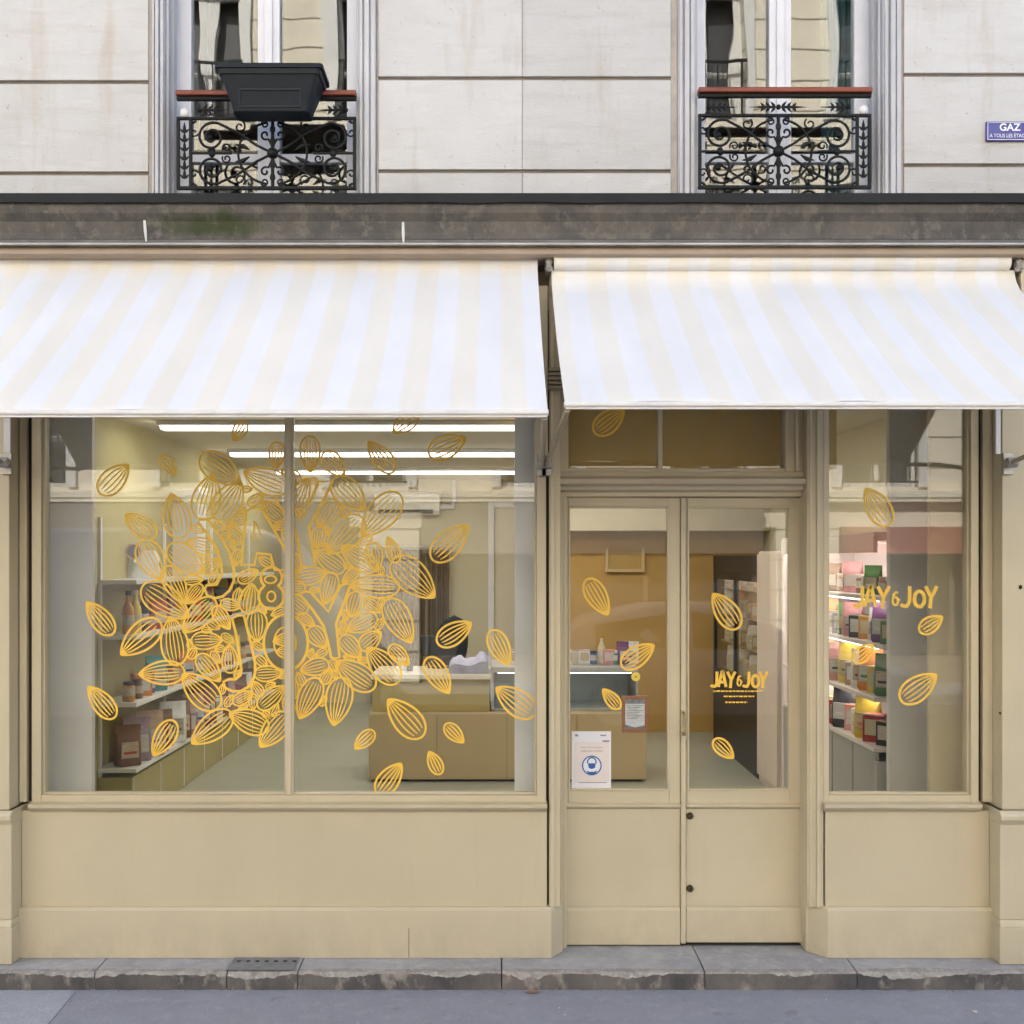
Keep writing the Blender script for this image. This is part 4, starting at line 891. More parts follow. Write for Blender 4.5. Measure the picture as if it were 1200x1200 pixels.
# left wall shelving
SHX0, SHX1, SY0, SY1 = -2.68, -2.42, 2.5, 7.2
su = thing('shelf_unit', (-2.55, 4.8, .10), 'white wall shelving full of groceries along the left wall of the shop', 'shelving')
SHELFZ = [1.73, 1.36, .91, .47]
WSH = mat('white_shelf', (.70, .69, .66), .4, .04)
for z in SHELFZ:
    MB().box(SHX0, SHX1, SY0, SY1, z - .03, z).build('shelf', WSH, su, bevel=.003)
for y in (2.52, 4.0, 5.5, 7.1): MB().box(SHX0, SHX0 + .02, y - .015, y + .015, .10, 2.15).build('upright', WSH, su, bevel=.002)
mb = MB().box(SHX0, -2.45, SY0, SY1, .10, .41); mb.build('base_cabinet', OLIVE, su, bevel=.004)
for k in range(7): MB().box(-2.45, -2.446, SY0 + .02 + k * .62, SY0 + .03 + k * .62, .11, .40).build('panel_joint', WSH, su)
def row(z, ys, kinds, cols, lids, sname, unit, xs, group, rz=0, sc0=1.0, endword='from the window'):
    for i, y in enumerate(ys):
        k = kinds[i % len(kinds)]; c = cols[i % len(cols)]; l = lids[i % len(lids)]
        s = sc0 * rng.uniform(.93, 1.12)
        goods(k, c, l, (xs + rng.uniform(-.015, .015), y, z + .0005), rz + rng.uniform(-.15, .15), s, f'{c} {k} on the {sname} of the {unit}, {ORD[i]} {endword}', group)
G1 = 'groceries on the left wall shelving'
row(1.36, [2.60 + .165 * i for i in range(23)], ['bottle', 'bottle', 'bottle', 'jar', 'pouch', 'jar'], ['amber', 'yellow', 'black', 'red', 'red', 'green', 'purple'], ['black', 'cream', 'red'], 'second shelf down', 'left wall shelving', -2.51, G1, R(38), 1.15)
row(.91, [2.58 + .16 * i for i in range(24)], ['jar', 'jar', 'carton', 'jar', 'pouch'], ['amber', 'brown', 'orange', 'purple', 'teal', 'yellow', 'red'], ['black', 'brown', 'cream'], 'third shelf down', 'left wall shelving', -2.50, G1, R(38), 1.2)
row(.47, [2.62 + .20 * i for i in range(19)], ['pouch', 'pouch', 'pouch', 'carton'], ['brown', 'mauve', 'tan', 'purple', 'brown', 'white'], ['red', 'cream', 'blue'], 'lowest shelf', 'left wall shelving', -2.51, G1, R(38), 1.5)
# white carton, its lid colour whitened for lamp light, and paper bag on the top shelf
Yb = 4.3
b0, b1 = U(183, Yb), U(232, Yb)
pb = thing('white_carton', ((b0 + b1) / 2, Yb, 1.73), 'large white cardboard carton with a bright tilted lid on the top shelf', 'carton')
zz0, zz1 = 1.732, V(590, Yb)
MB().loft([rr((b1 - b0) / 2, .13, zz0, .004, Yb + .1, 1, (b0 + b1) / 2), rr((b1 - b0) / 2 + .01, .14, zz1, .004, Yb + .1, 1, (b0 + b1) / 2)]).build('box', mat('white_card', (.74, .74, .73), .6, .05, 9), pb, bevel=.003)
MB().loft([[(x, y, z + (x - b0) * .22) for x, y, z in rr((b1 - b0) / 2 + .025, .16, zz1 + .001, .004, Yb + .1, 1, (b0 + b1) / 2)], [(x, y, z + (x - b0) * .22) for x, y, z in rr((b1 - b0) / 2 + .02, .155, zz1 + .06, .004, Yb + .1, 1, (b0 + b1) / 2)]]).build('lid', mat('lamplit_card_lid', (.85, .85, .83), .5, .02), pb, bevel=.003)
pgx0, pgx1 = U(133, 3.2), U(188, 3.2)
bag = thing('paper_bag', ((pgx0 + pgx1) / 2, 3.2, 1.73), 'crumpled white paper bag with a round blue and pink badge on the top shelf', 'bag')
rings = []
for j in range(7):
    f = j / 6; w = (pgx1 - pgx0) / 2 * (1 - .55 * f ** 1.3); cxb = (pgx0 + pgx1) / 2 + .06 * f
    rings.append([(cxb + w * math.cos(2 * math.pi * k / 20) * (1 + .10 * math.sin(5 * k + 2 * j)), 3.2 + .09 * (1 - .4 * f) * math.sin(2 * math.pi * k / 20) * (1 + .1 * math.cos(3 * k + j)), 1.732 + .20 * f) for k in range(20)])
MB().loft(rings).build('sack', mat('white_paper', (.68, .68, .69), .7, .06, 14, .5, 25), bag, smooth=True, angle=60)
bcx, bcz = U(157, 3.08), V(646, 3.08)
mb = MB()
for r0, y, mi in ((.060, 3.075, 0), (.048, 3.072, 1), (.036, 3.069, 2)):
    mb.prism_y([(bcx + r0 * math.cos(k * math.pi / 12), bcz + r0 * math.sin(k * math.pi / 12)) for k in range(24)], y, y + .0025, mi)
mb.box(bcx - .004, bcx + .004, 3.08, 3.14, bcz - .08, bcz, 0)
mb.build('badge', [pm('white'), pm('pink'), mat('badge_blue', (.25, .30, .48), .5)], bag)

# right wall: chilled case with open front, side panel, tall fridge
FX = 2.08
oc = thing('chilled_case', (2.35, 2.1, .10), 'white lit open chilled case of packed groceries seen through the right window', 'fridge')
CW = mat('case_white', (.74, .68, .66), .4, .03)
y0, y1 = 1.20, 3.30
mb = MB().box(2.60, 2.66, y0, y1, .10, 2.02).box(FX, 2.60, y0, y1, 1.97, 2.02).box(FX, 2.6, y1 - .04, y1, .10, 1.97).box(FX, 2.60, y0, y1, .10, .16)
mb.build('cabinet', CW, oc, bevel=.004)
MB().box(2.30, 2.66, y0 - .045, y0 - .001, .10, 2.02).box(FX + .0, 2.30, y0 - .045, y0 - .001, .10, .75).build('end_panel', mat('grey_panel', (.42, .42, .41), .5, .04), oc, bevel=.003)
for z in (1.66, 1.39, 1.10, .82):
    ex = FX + .05 if z > 1.2 else FX
    MB().box(ex, 2.60, y0 + .004, y1 - .045, z - .025, z).build('shelf', CW, oc, bevel=.003)
MB().box(FX - .005, FX + .02, y0, y1, 1.905, 2.0).build('header', CW, oc, bevel=.003)
MB().box(FX + .05, FX + .09, y0 + .35, y1 - .1, 1.945, 1.968).build('lamp', lamp_mat('case_lamp', (1.0, .90, .84), 6.0), oc)
for z in (1.66, 1.39, 1.10): MB().box(FX + .075, FX + .095, y0 + .2, y1 - .1, z - .036, z - .0255).build('lamp', MATS['case_lamp'], oc)
mb = MB()
for k in range(5): mb.box(FX + .01, FX + .03, y0 + .01 + k * .42, y0 + .42 + k * .42 - .008, .165, .79)
mb.build('lower_front', mat('grey_front', (.36, .35, .33), .5, .04), oc, bevel=.004)
G2 = 'groceries in the chilled case'
row(1.66, [1.32 + .14 * i for i in range(13)], ['jar', 'jar', 'pouch'], ['brown', 'pink', 'green', 'tan'], ['white', 'cream'], 'top shelf', 'chilled case', 2.22, G2, R(-42), .9, 'from the street')
row(1.39, [1.31 + .135 * i for i in range(13)], ['carton', 'pouch', 'pouch', 'carton'], ['green', 'purple', 'white', 'amber', 'black', 'pink'], ['yellow', 'white', 'red'], 'second shelf', 'chilled case', 2.22, G2, R(-42), 1.05, 'from the street')
row(1.10, [1.29 + .14 * i for i in range(13)], ['pouch', 'carton', 'pouch'], ['green', 'yellow', 'orange', 'white', 'tan', 'yellow', 'pink'], ['black', 'white', 'green'], 'third shelf', 'chilled case', 2.18, G2, R(-42), 1.15, 'from the street')
row(.82, [1.29 + .145 * i for i in range(12)], ['carton', 'carton', 'pouch'], ['black', 'red', 'yellow', 'white', 'pink'], ['orange', 'white'], 'lowest shelf', 'chilled case', 2.18, G2, R(-42), 1.2, 'from the street')
# second glass fridge deeper in the shop
fr = thing('glass_fridge', (2.4, 5.0, .10), 'tall black framed fridge with glass doors stocked with pale packs, seen through the right door', 'fridge')
fy0, fy1 = 4.05, 6.0
BLK = MATS['black_plastic']
mb = MB().box(FX, 2.64, fy0, fy0 + .06, .10, 1.90).box(FX, 2.64, fy1 - .06, fy1, .10, 1.90).box(FX, 2.64, fy0, fy1, 1.74, 1.90).box(FX, FX + .03, fy0 + .06, fy1 - .06, 1.68, 1.74).box(FX, 2.64, fy0, fy1, .10, .82).box(2.58, 2.64, fy0, fy1, .82, 1.74).box(FX, FX + .04, (fy0 + fy1) / 2 - .03, (fy0 + fy1) / 2 + .03, .82, 1.74)
mb.build('cabinet', BLK, fr, bevel=.004)
MB().box(FX + .045, 2.58, fy0 + .065, fy0 + .085, .82, 1.74).box(2.565, 2.575, fy0 + .09, fy1 - .09, .83, 1.73).build('liner', mat('fridge_liner', (.72, .71, .68), .4), fr)
for z in (.84, 1.10, 1.36, 1.60): MB().box(FX + .06, 2.56, fy0 + .09, fy1 - .065, z - .012, z).build('shelf', METAL, fr)
for a, b in ((fy0 + .065, (fy0 + fy1) / 2 - .032), ((fy0 + fy1) / 2 + .032, fy1 - .065)): MB().box(FX + .012, FX + .018, a, b, .825, 1.735).build('door_glass', GLASSIN, fr)
MB().box(FX + .06, FX + .08, fy0 + .1, fy1 - .1, 1.715, 1.735).build('lamp', lamp_mat('fridge_lamp', (1, .95, .88), 12.0), fr)
G3 = 'packs in the tall glass fridge'
for z, nm, cols in ((1.60, 'top shelf', ['white', 'tan', 'pink']), (1.36, 'second shelf', ['tan', 'white', 'orange', 'brown']), (1.10, 'third shelf', ['white', 'cream', 'tan']), (.84, 'lowest shelf', ['white', 'red', 'cream'])):
    row(z, [4.22 + .16 * i for i in range(11)], ['pouch', 'jar', 'carton'], cols, ['white', 'brown', 'cream'], nm, 'tall glass fridge', 2.20, G3, R(-45), .95 if z > 1.5 else 1.1, 'from the street')
fp = thing('side_cupboard', (2.35, 3.7, .10), 'plain pinkish cream tall cupboard between the chilled case and the glass fridge', 'cupboard')
MB().box(FX, 2.64, 3.34, 4.04, .10, 1.93).build('carcass', mat('pink_cream', (.60, .50, .44), .5, .03), fp, bevel=.004)
MB().box(FX - .02, FX - .001, 3.36, 4.02, .16, 1.91).build('cupboard_door', mat('pink_cream_door', (.62, .52, .46), .45, .03), fp, bevel=.003)
# goods along the top of the display case
zt2 = zc1 + .046
G4 = 'goods on top of the glass display case'
for i, (px, k, c, l) in enumerate([(604, 'carton', 'white', 'red'), (620, 'jar', 'amber', 'black'), (668, 'carton', 'white', 'cream'), (676, 'carton', 'cream', 'orange'), (684, 'carton', 'white', 'pink'), (695, 'jar', 'blue', 'black'), (705, 'bottle', 'cream', 'amber'), (713, 'carton', 'pink', 'orange'), (721, 'jar', 'teal', 'white'), (731, 'pouch', 'purple', 'red'), (740, 'pouch', 'white', 'purple')]):
    goods(k, c, l, (U(px, 4.3), 4.3, zt2), rng.uniform(-.2, .2), .95, f'{c} {k} standing on top of the counter display case, {ORD[i]} from the left', G4)
# wall frame in the golden wall
wf = thing('wall_niche', (U(733, 6.5), 6.55, V(668, 6.55)), 'shallow framed panel on the golden back wall seen through the left door', 'panel')
a, b, c, d = U(713, 6.55), U(752, 6.55), V(667, 6.55), V(646, 6.55)
MB().box(a, b, 6.57, 6.598, c, d).build('board', mat('niche_board', (.42, .27, .08), .6), wf)
MB().box(a - .03, a, 6.55, 6.598, c - .03, d + .03).box(b, b + .03, 6.55, 6.598, c - .03, d + .03).box(a, b, 6.55, 6.598, c - .03, c).build('frame', mat('niche_frame', (.55, .40, .2), .5), wf, bevel=.003)

# ================================================================== STICKERS ON THE GLASS
SY = .0494       # on the outer face of the window glass
DSY = DY + .0234
DSI = DY + .0322  # inner face of the door glass
LAY = [0]
def lay(y):
    LAY[0] = (LAY[0] + 7) % 101
    return y - LAY[0] * 2.5e-6
def almond(mb, tip, base, y, wr=.52, lw=.0095, iw=.006, nl=4, sc=None):
    y = lay(y); Yp = y
    T = Vector((U(tip[0], Yp), V(tip[1], Yp))); B = Vector((U(base[0], Yp), V(base[1], Yp)))
    ax = T - B; ln = ax.length; ax.normalize(); nx = Vector((-ax.y, ax.x)); W = ln * wr / 2
    def hw(t): return W * (t ** .52) * ((1 - t) ** .78) / (.40 ** .52 * .60 ** .78)
    n = 18; up = [(t, hw(t)) for t in [.5 - .5 * math.cos(math.pi * i / n) for i in range(n + 1)]]
    outl = [B + ax * (ln * t) + nx * h for t, h in up] + [B + ax * (ln * t) - nx * h for t, h in up[-2:0:-1]]
    mb.ribbon([(p.x, p.y) for p in outl], y, lw, closed=True)
    for k in range(nl):
        f = (-1 + 2 * (k + 1) / (nl + 1)) * .98
        bend = .10 * W * math.sin(ln * 90 + k)
        ts = [.10 + .03 * abs(f) + (.92 - .10) * i / 11 for i in range(12)]
        pts = [B + ax * (ln * t) + nx * (f * hw(t) * (1 - .10 * t) + bend * t * (1 - t)) for t in ts]
        mb.ribbon([(p.x, p.y) for p in pts], y - .0001, [iw * (.6 + .5 * min(1, 3 * (1 - abs(2 * i / 11 - 1)))) for i in range(12)])
    # filled tip where the lines run together
    e = [B + ax * (ln * .90) + nx * hw(.90) * .9, T, B + ax * (ln * .90) - nx * hw(.90) * .9]
    mb.prism_y([(p.x, p.y) for p in e], y - .0002, y + .0004)

SC = [
 ((150, 545), (117, 578), .58, 'thick yellow almond outline highest at the far left of the big window'),
 ((206, 556), (189, 534), .55, 'small yellow almond outline left of the almond cluster, just under the awning'),
 ((274, 516), (287, 494), .62, 'faint small almond outline touching the nearest strip light, left of the mullion'),
 ((461, 507), (488, 484), .6, 'faint almond outline half hidden by the awning hem, right of the mullion'),
 ((432, 518), (461, 553), .5, 'almond outline over the strip lights, directly right above the air conditioner'),
 ((545, 513), (503, 533), .58, 'almond outline crossing the middle strip light at its right end'),
 ((548, 616), (507, 656), .52, 'large pale almond outline on the cream wall right of the air conditioner'),
 ((102, 706), (132, 743), .5, 'almond outline over the red bottles at the left edge of the window'),
 ((142, 767), (187, 728), .54, 'large almond outline leaning right just left of the almond cluster'),
 ((104, 805), (134, 841), .5, 'almond outline over the third shelf, at the left edge of the window'),
 ((180, 885), (204, 845), .52, 'almond outline over the packets of the lowest shelf'),
 ((552, 730), (513, 754), .55, 'almond outline over the black chair back'),
 ((596, 779), (576, 739), .52, 'upright almond outline right of the black chair near the pale side board'),
 ((526, 812), (501, 771), .52, 'almond outline over the left end of the lavender cloth'),
 ((582, 806), (626, 838), .55, 'almond outline half over the pale side board at the right of the big window'),
 ((455, 820), (495, 863), .55, 'large almond outline over the upper left corner of the counter front'),
 ((416, 877), (438, 857), .55, 'small almond outline left of the counter base'),
 ((543, 870), (522, 849), .55, 'small almond outline at the middle of the counter base'),
 ((503, 881), (516, 907), .55, 'small upright almond outline low on the counter base'),
 ((470, 895), (443, 931), .54, 'lowest almond outline resting on the bottom rail of the big window'),
]
GS = 'loose almond stickers on the shop glass'
mbx = MB()
for tip, base, wr, lab in SC:
    mb = MB(); l = math.hypot(tip[0] - base[0], tip[1] - base[1])
    almond(mb, tip, base, SY, wr, .010 if l > 38 else .0085, .0065, 4 if l > 38 else 3)
    tag(mb.build('almond_sticker', YELLOW), lab, 'sticker', GS)
SD = [((731, 480), (697, 507), .58,   .0994, 'almond sticker on the glass above the left door, under the awning'),
      ((712, 720), (688, 679), .5, DSY, 'almond sticker on the left door against the golden wall'),
      ((766, 756), (729, 781), .52, DSY, 'almond sticker on the left door over the goods on the display case'),
      ((707, 808), (726, 830), .5, DSY, 'small almond sticker on the left door above the mask notice'),
      ((836, 696), (865, 736), .54, DSY, 'almond sticker on the right door over the upper fridge shelves'),
      ((859, 888), (837, 867), .55, DSY, 'small almond sticker low on the right door under the lettering'),
      ((1015, 573), (1042, 615), .55, SY, 'almond sticker highest on the right window'),
      ((1104, 723), (1078, 740), .58, SY, 'small almond sticker just below the lettering on the right window'),
      ((1023, 756), (1001, 775), .58, SY, 'small almond sticker over the chilled case goods on the right window'),
      ((1097, 791), (1056, 821), .55, SY, 'largest almond sticker on the right window, lowest there')]
for tip, base, wr, y, lab in SD:
    mb = MB(); almond(mb, tip, base, y, wr, .0105, .0062, 3 if math.hypot(tip[0] - base[0], tip[1] - base[1]) < 35 else 4)
    tag(mb.build('almond_sticker', YELLOW), lab, 'sticker', GS)

# the big cluster with the hollow lettering
LET = [
 [(243, 608), (258, 628), (269, 647), (274, 667), (274, 681), (269, 692), (261, 699), (252, 701), (243, 698), (240, 691), (242, 686), (254, 685), (260, 673), (259, 660), (255, 645), (244, 627), (232, 612), (236, 608)],
 [(289, 599), (296, 595), (306, 596), (319, 617), (332, 640), (340, 668), (322, 668), (317, 650), (301, 648), (298, 662), (283, 662), (285, 630)],
 [(373, 564), (390, 564), (376, 592), (362, 618), (366, 640), (370, 664), (354, 664), (350, 640), (346, 622), (322, 584), (334, 578), (353, 611), (363, 590)],
 [(318 + 15 * math.cos(a), 699 - 15 * math.sin(a)) for a in [math.pi * .72 + i * (2 * math.pi - .44 * math.pi) / 14 for i in range(15)]] + [(318 + 12.5 * math.cos(a), 677 - 12.5 * math.sin(a)) for a in [-math.pi * .28 + i * (math.pi * 1.56) / 12 for i in range(13)]],
 [(272, 725), (279, 721), (286, 722), (292, 745), (299, 777), (299, 788), (297, 795), (291, 805), (282, 810), (272, 810), (264, 806), (262, 799), (268, 796), (276, 796), (282, 791), (283, 785), (280, 765), (277, 744)],
 [(335 + 26 * math.cos(i * math.pi / 14), 753 + 33 * math.sin(i * math.pi / 14)) for i in range(28)],
 [(352, 697), (358, 693), (364, 694), (375, 706), (385, 717), (391, 703), (399, 686), (405, 684), (411, 685), (402, 709), (394, 731), (396, 750), (398, 770), (393, 772), (388, 770), (384, 751), (379, 733), (366, 714)],
]
HOLES = [[(298, 611), (302, 618), (306, 630), (297, 632)],
         [(318 + 5 * math.cos(i * math.pi / 6), 699 + 6 * math.sin(i * math.pi / 6)) for i in range(12)],
         [(317 + 7 * math.cos(i * math.pi / 6), 679 + 4.5 * math.sin(i * math.pi / 6)) for i in range(12)],
         [(334 + 13 * math.cos(i * math.pi / 10), 753 + 18 * math.sin(i * math.pi / 10)) for i in range(20)]]
lg = thing('almond_logo_sticker', (U(330, SY), SY, V(873, SY)), 'big round cluster of yellow almond outlines with hollow hand drawn shop name inside', 'sticker')
mb = MB()
px2 = lambda P: [(U(x, SY), V(y, SY)) for x, y in P]
for P in LET: mb.ribbon(px2(P), lay(SY - .0009), .0125, closed=True)
for P in HOLES: mb.ribbon(px2(P), lay(SY - .0004), .0085, closed=True)
mb.build('lettering', YELLOW, lg)
PET = [((281, 566), (236, 534), .58), ((286, 553), (337, 573), .56), ((249, 557), (236, 609), .62), ((282, 564), (254, 609), .62), ((147, 603), (182, 629), .55), ((190, 679), (166, 634), .62), ((239, 671), (197, 640), .56), ((217, 707), (194, 664), .50),
       ((221, 723), (167, 687), .54), ((200, 723), (208, 779), .56), ((163, 790), (216, 787), .52), ((214, 790), (256, 829), .58), ((225, 871), (271, 835), .52), ((269, 836), (314, 854), .58), ((305, 875), (337, 836), .55),
       ((351, 842), (373, 795), .52), ((391, 850), (402, 794), .54), ((394, 775), (439, 806), .55), ((431, 759), (466, 800), .56), ((479, 779), (457, 757), .56), ((482, 753), (454, 702), .52), ((509, 700), (461, 655), .56), ((410, 686), (468, 688), .46), ((441, 670), (437, 636), .58),
       ((455, 630), (465, 659), .5), ((424, 628), (468, 579), .52), ((427, 597), (391, 561), .60), ((364, 553), (363, 511), .55), ((403, 558), (380, 530), .6), ((324, 548), (325, 518), .6), ((384, 648), (424, 606), .6), ((400, 640), (440, 668), .5),
       ((219, 707), (236, 685), .55), ((215, 741), (251, 702), .52), ((269, 737), (251, 711), .52), ((201, 579), (212, 630), .62)]
inc = []      # placed almonds as ellipses in photo units, used while the packing runs
def ell(tip, base, wr):
    cx, cy = (tip[0] * .46 + base[0] * .54), (tip[1] * .46 + base[1] * .54); a = math.hypot(tip[0] - base[0], tip[1] - base[1]) / 2
    return (cx, cy, math.atan2(tip[1] - base[1], tip[0] - base[0]), a, a * wr)
def inside(e, x, y, k=1.0):
    dx, dy = x - e[0], y - e[1]; c, s_ = math.cos(e[2]), math.sin(e[2]); u, v = dx * c + dy * s_, -dx * s_ + dy * c
    return (u / (e[3] * k)) ** 2 + (v / (e[4] * k)) ** 2 < 1
def inpoly(P, x, y):
    r = False; n = len(P)
    for i in range(n):
        (x1, y1), (x2, y2) = P[i], P[i - 1]
        if (y1 > y) != (y2 > y) and x < (x2 - x1) * (y - y1) / (y2 - y1) + x1: r = not r
    return r
def hitlet(x, y):
    for P in LET:
        if inpoly(P, x, y):
            if P is LET[5] and inpoly(HOLES[3], x, y): return False
            return True
    return False
cnt = 0
for tip, base, wr in PET:
    mb = MB(); l = math.hypot(tip[0] - base[0], tip[1] - base[1])
    almond(mb, tip, base, SY - .0007, wr, .0092, .0054, 5 if l > 42 else 4); mb.build('almond_outline', YELLOW, lg); inc.append(ell(tip, base, wr)); cnt += 1
prng = random.Random(5); extra = MB()
def outline(e, k=1.0, n=12): return [(e[0] + e[3] * k * math.cos(t) * math.cos(e[2]) - e[4] * k * math.sin(t) * math.sin(e[2]), e[1] + e[3] * k * math.cos(t) * math.sin(e[2]) + e[4] * k * math.sin(t) * math.cos(e[2])) for t in [2 * math.pi * i / n for i in range(n)]]
for Lh, tries in ((19, 1200), (16, 2000), (13, 3200), (10.5, 4500), (8, 6000), (6, 6000)):
    for _ in range(tries):
        x, y = prng.uniform(205, 452), prng.uniform(548, 842)
        if ((x - 328) / 122) ** 2 + ((y - 698) / 142) ** 2 > 1: continue
        if hitlet(x, y) or any(inside(e, x, y) for e in inc): continue
        e = (x, y, prng.uniform(0, 2 * math.pi), Lh * prng.uniform(.88, 1.1), Lh * prng.uniform(.52, .62))
        o = outline(e)
        if any(hitlet(*p) for p in outline(e, .93)) or any(inside(f, *p, .88) for p in o for f in inc if abs(f[0] - x) < f[3] + Lh + 4 and abs(f[1] - y) < f[3] + Lh + 4): continue
        if any(inside(e, *p, .88) for f in inc if abs(f[0] - x) < f[3] + Lh + 4 and abs(f[1] - y) < f[3] + Lh + 4 for p in outline(f, .98, 10)): continue
        inc.append(e)
        tip = (e[0] + e[3] * 1.08 * math.cos(e[2]), e[1] + e[3] * 1.08 * math.sin(e[2])); base = (e[0] - e[3] * math.cos(e[2]), e[1] - e[3] * math.sin(e[2]))
        small = Lh < 9
        mb = extra if cnt >= 96 else MB()
        almond(mb, tip, base, SY - .0007, e[4] / e[3], .0082 if not small else .0066, .0048, 4 if Lh > 12 else 3 if Lh > 9 else 2)
        if mb is not extra: mb.build('almond_outline', YELLOW, lg); cnt += 1
if extra.v: tag(extra.build('small_almond_outlines', YELLOW, lg), kind='stuff')

# small hand lettering on door and right window
GLY = {'J': [[(.75, 1), (.72, .25), (.50, .02), (.15, .05), (.0, .12)]], 'A': [[(.0, 0), (.45, 1), (.55, 1), (.95, 0)], [(.2, .32), (.8, .32)]], 'Y': [[(.0, 1), (.45, .48)], [(.95, 1), (.45, .45), (.35, -.08)]],
       'O': [[(.5 + .42 * math.cos(t), .42 + .42 * math.sin(t)) for t in [2 * math.pi * i / 14 for i in range(15)]]],
       '&': [[(.44 + .34 * math.cos(t), .30 + .30 * math.sin(t)) for t in [2 * math.pi * i / 12 for i in range(13)]], [(.80, .92), (.45, .95), (.18, .70), (.16, .42)], [(.62, .36), (1.05, .40)]]}
def brand(mb, px0, px1, py0, py1, y, wpx):
    seq = [('J', 0, 1), ('A', .13, 1), ('Y', .29, 1), ('&', .455, .66), ('J', .56, 1), ('O', .71, .9), ('Y', .855, 1)]
    Wd = px1 - px0; H = py1 - py0; gw = Wd * .145
    for g, off, k in seq:
        for st in GLY[g]:
            pts = []
            for u, v in st:
                pts.append((U(px0 + off * Wd + u * gw * (k if g == '&' else 1), y), V(py1 - (v * k + (.0 if g != '&' else .08)) * H, y)))
            dense = []
            for i in range(len(pts) - 1):
                for q in range(4): dense.append((pts[i][0] + (pts[i + 1][0] - pts[i][0]) * q / 4, pts[i][1] + (pts[i + 1][1] - pts[i][1]) * q / 4))
            dense.append(pts[-1])
            mb.ribbon(dense, lay(y), wpx / S0 * (.62 if g == '&' else 1))
lt1 = thing('lettering_sticker', (U(866, DSY), DSY, V(824, DSY)), 'small yellow shop name with three fine lines under it on the right door', 'lettering')
mb = MB(); brand(mb, 833, 900, 787, 805, DSY, 3.5); mb.build('lettering', YELLOW, lt1)
mb = MB()
for (a, b, yy, w, seed) in ((836, 896, 810, 1.0, 1), (848, 884, 816, 1.0, 2), (850, 876, 823, 1.0, 3)):
    q = random.Random(seed); x = a
    while x < b:
        e = min(b, x + q.uniform(2, 5)); mb.box(U(x, DSY), U(e, DSY), DSY, DSY + .0005, V(yy + .9, DSY), V(yy - .9, DSY)); x = e + 1.0
mb.build('fine_print', YELLOW, lt1)
mb = MB(); brand(mb, 1000, 1099, 687, 711, SY, 4.3)
tag(mb.build('lettering_sticker', YELLOW), 'larger yellow shop name lettering on the right display window', 'lettering')

# mask notice on the left door
PYs = DY + .0225
nt_ = thing('mask_notice', (U(692, DY), PYs, V(924, DY)), 'white mask wearing notice with blue round pictogram taped low on the left door', 'notice')
sx0, sx1, sz0, sz1 = U(670, PYs), U(716, PYs), V(924, PYs), V(857, PYs)
MB().box(sx0, sx1, PYs - .001, PYs + .001, sz0, sz1).build('sheet', mat('notice_white', (.74, .74, .78), .4, .02), nt_)
MB().box(sx0 + .012, sx1 - .01, PYs - .0016, PYs - .0011, sz0 + .028, sz1 - .05).build('panel', mat('notice_peach', (.74, .67, .64), .4, .03), nt_)
mb = MB(); cx, cz = U(693.5, PYs), V(897, PYs)
circ = lambda r, n=28, sx=1: [(cx + r * sx * math.cos(2 * math.pi * i / n), cz + r * math.sin(2 * math.pi * i / n)) for i in range(n)]
mb.ribbon(circ(.043), PYs - .0023, .006, closed=True)
hc = (cx, cz + .004)
mb.ribbon([(hc[0] + .020 * math.cos(t), hc[1] + .012 + .020 * math.sin(t)) for t in [math.pi * (-.1 + 1.2 * i / 14) for i in range(15)]], PYs - .0023, .006)
mb.prism_y([(hc[0] - .018, hc[1] + .006), (hc[0] + .018, hc[1] + .006), (hc[0] + .015, hc[1] - .014), (hc[0], hc[1] - .021), (hc[0] - .015, hc[1] - .014)], PYs - .0023, PYs - .0018)
mb.prism_y([(cx - .026, cz - .022), (cx - .012, cz - .029), (cx + .012, cz - .029), (cx + .026, cz - .022), (cx + .018, cz - .036), (cx, cz - .041), (cx - .018, cz - .036)], PYs - .0023, PYs - .0018)
mb.build('pictogram', mat('notice_blue', (.03, .12, .36), .4), nt_)
MB().prism_y(circ(.040), PYs - .0018, PYs - .0017).build('disc', mat('notice_disc', (.78, .80, .84), .4), nt_)
mb = MB(); text_mesh(mb, 'PORT DU MASQUE', cx, V(876, PYs), PYs - .002, .0075, .10); text_mesh(mb, 'OBLIGATOIRE', cx, V(880, PYs), PYs - .002, .0075, .10)
mb.box(sx1 - .04, sx1 - .008, PYs - .002, PYs - .0015, V(869.5, PYs), V(867.5, PYs)); mb.box(sx0 + .03, sx1 - .02, PYs - .002, PYs - .0015, V(917.5, PYs), V(916.7, PYs))
mb.box(sx0 + .015, sx0 + .03, PYs - .002, PYs - .0015, V(863, PYs), V(860.5, PYs)); mb.box(sx1 - .05, sx1 - .022, PYs - .002, PYs - .0015, V(862.5, PYs), V(861, PYs))
mb.build('print', mat('notice_print', (.30, .22, .25), .5), nt_)
# terracotta framed notice behind the left door glass
fn = thing('framed_notice', (U(744, DSI), DSI + .004, V(859, DSI)), 'white notice in a terracotta frame hung behind the left door glass', 'notice')
fx0, fx1, fz0, fz1 = U(728.5, DSI), U(760, DSI), V(858.5, DSI), V(815.5, DSI); w = .017; y = DSI + .002
MB().prism_y([(fx0, fz0), (fx1, fz0), (fx1, fz1), (fx0, fz1)], y + .004, y + .008).build('sheet', mat('notice_paper', (.70, .71, .74), .5, .12, 60), fn)
MB().box(fx0, fx0 + w, y, y + .0038, fz0, fz1).box(fx1 - w, fx1, y, y + .0038, fz0, fz1).box(fx0 + w, fx1 - w, y, y + .0038, fz0, fz0 + w).box(fx0 + w, fx1 - w, y, y + .0038, fz1 - w, fz1).build('frame', mat('terracotta', (.36, .15, .07), .6, .1, 20), fn, bevel=.002)
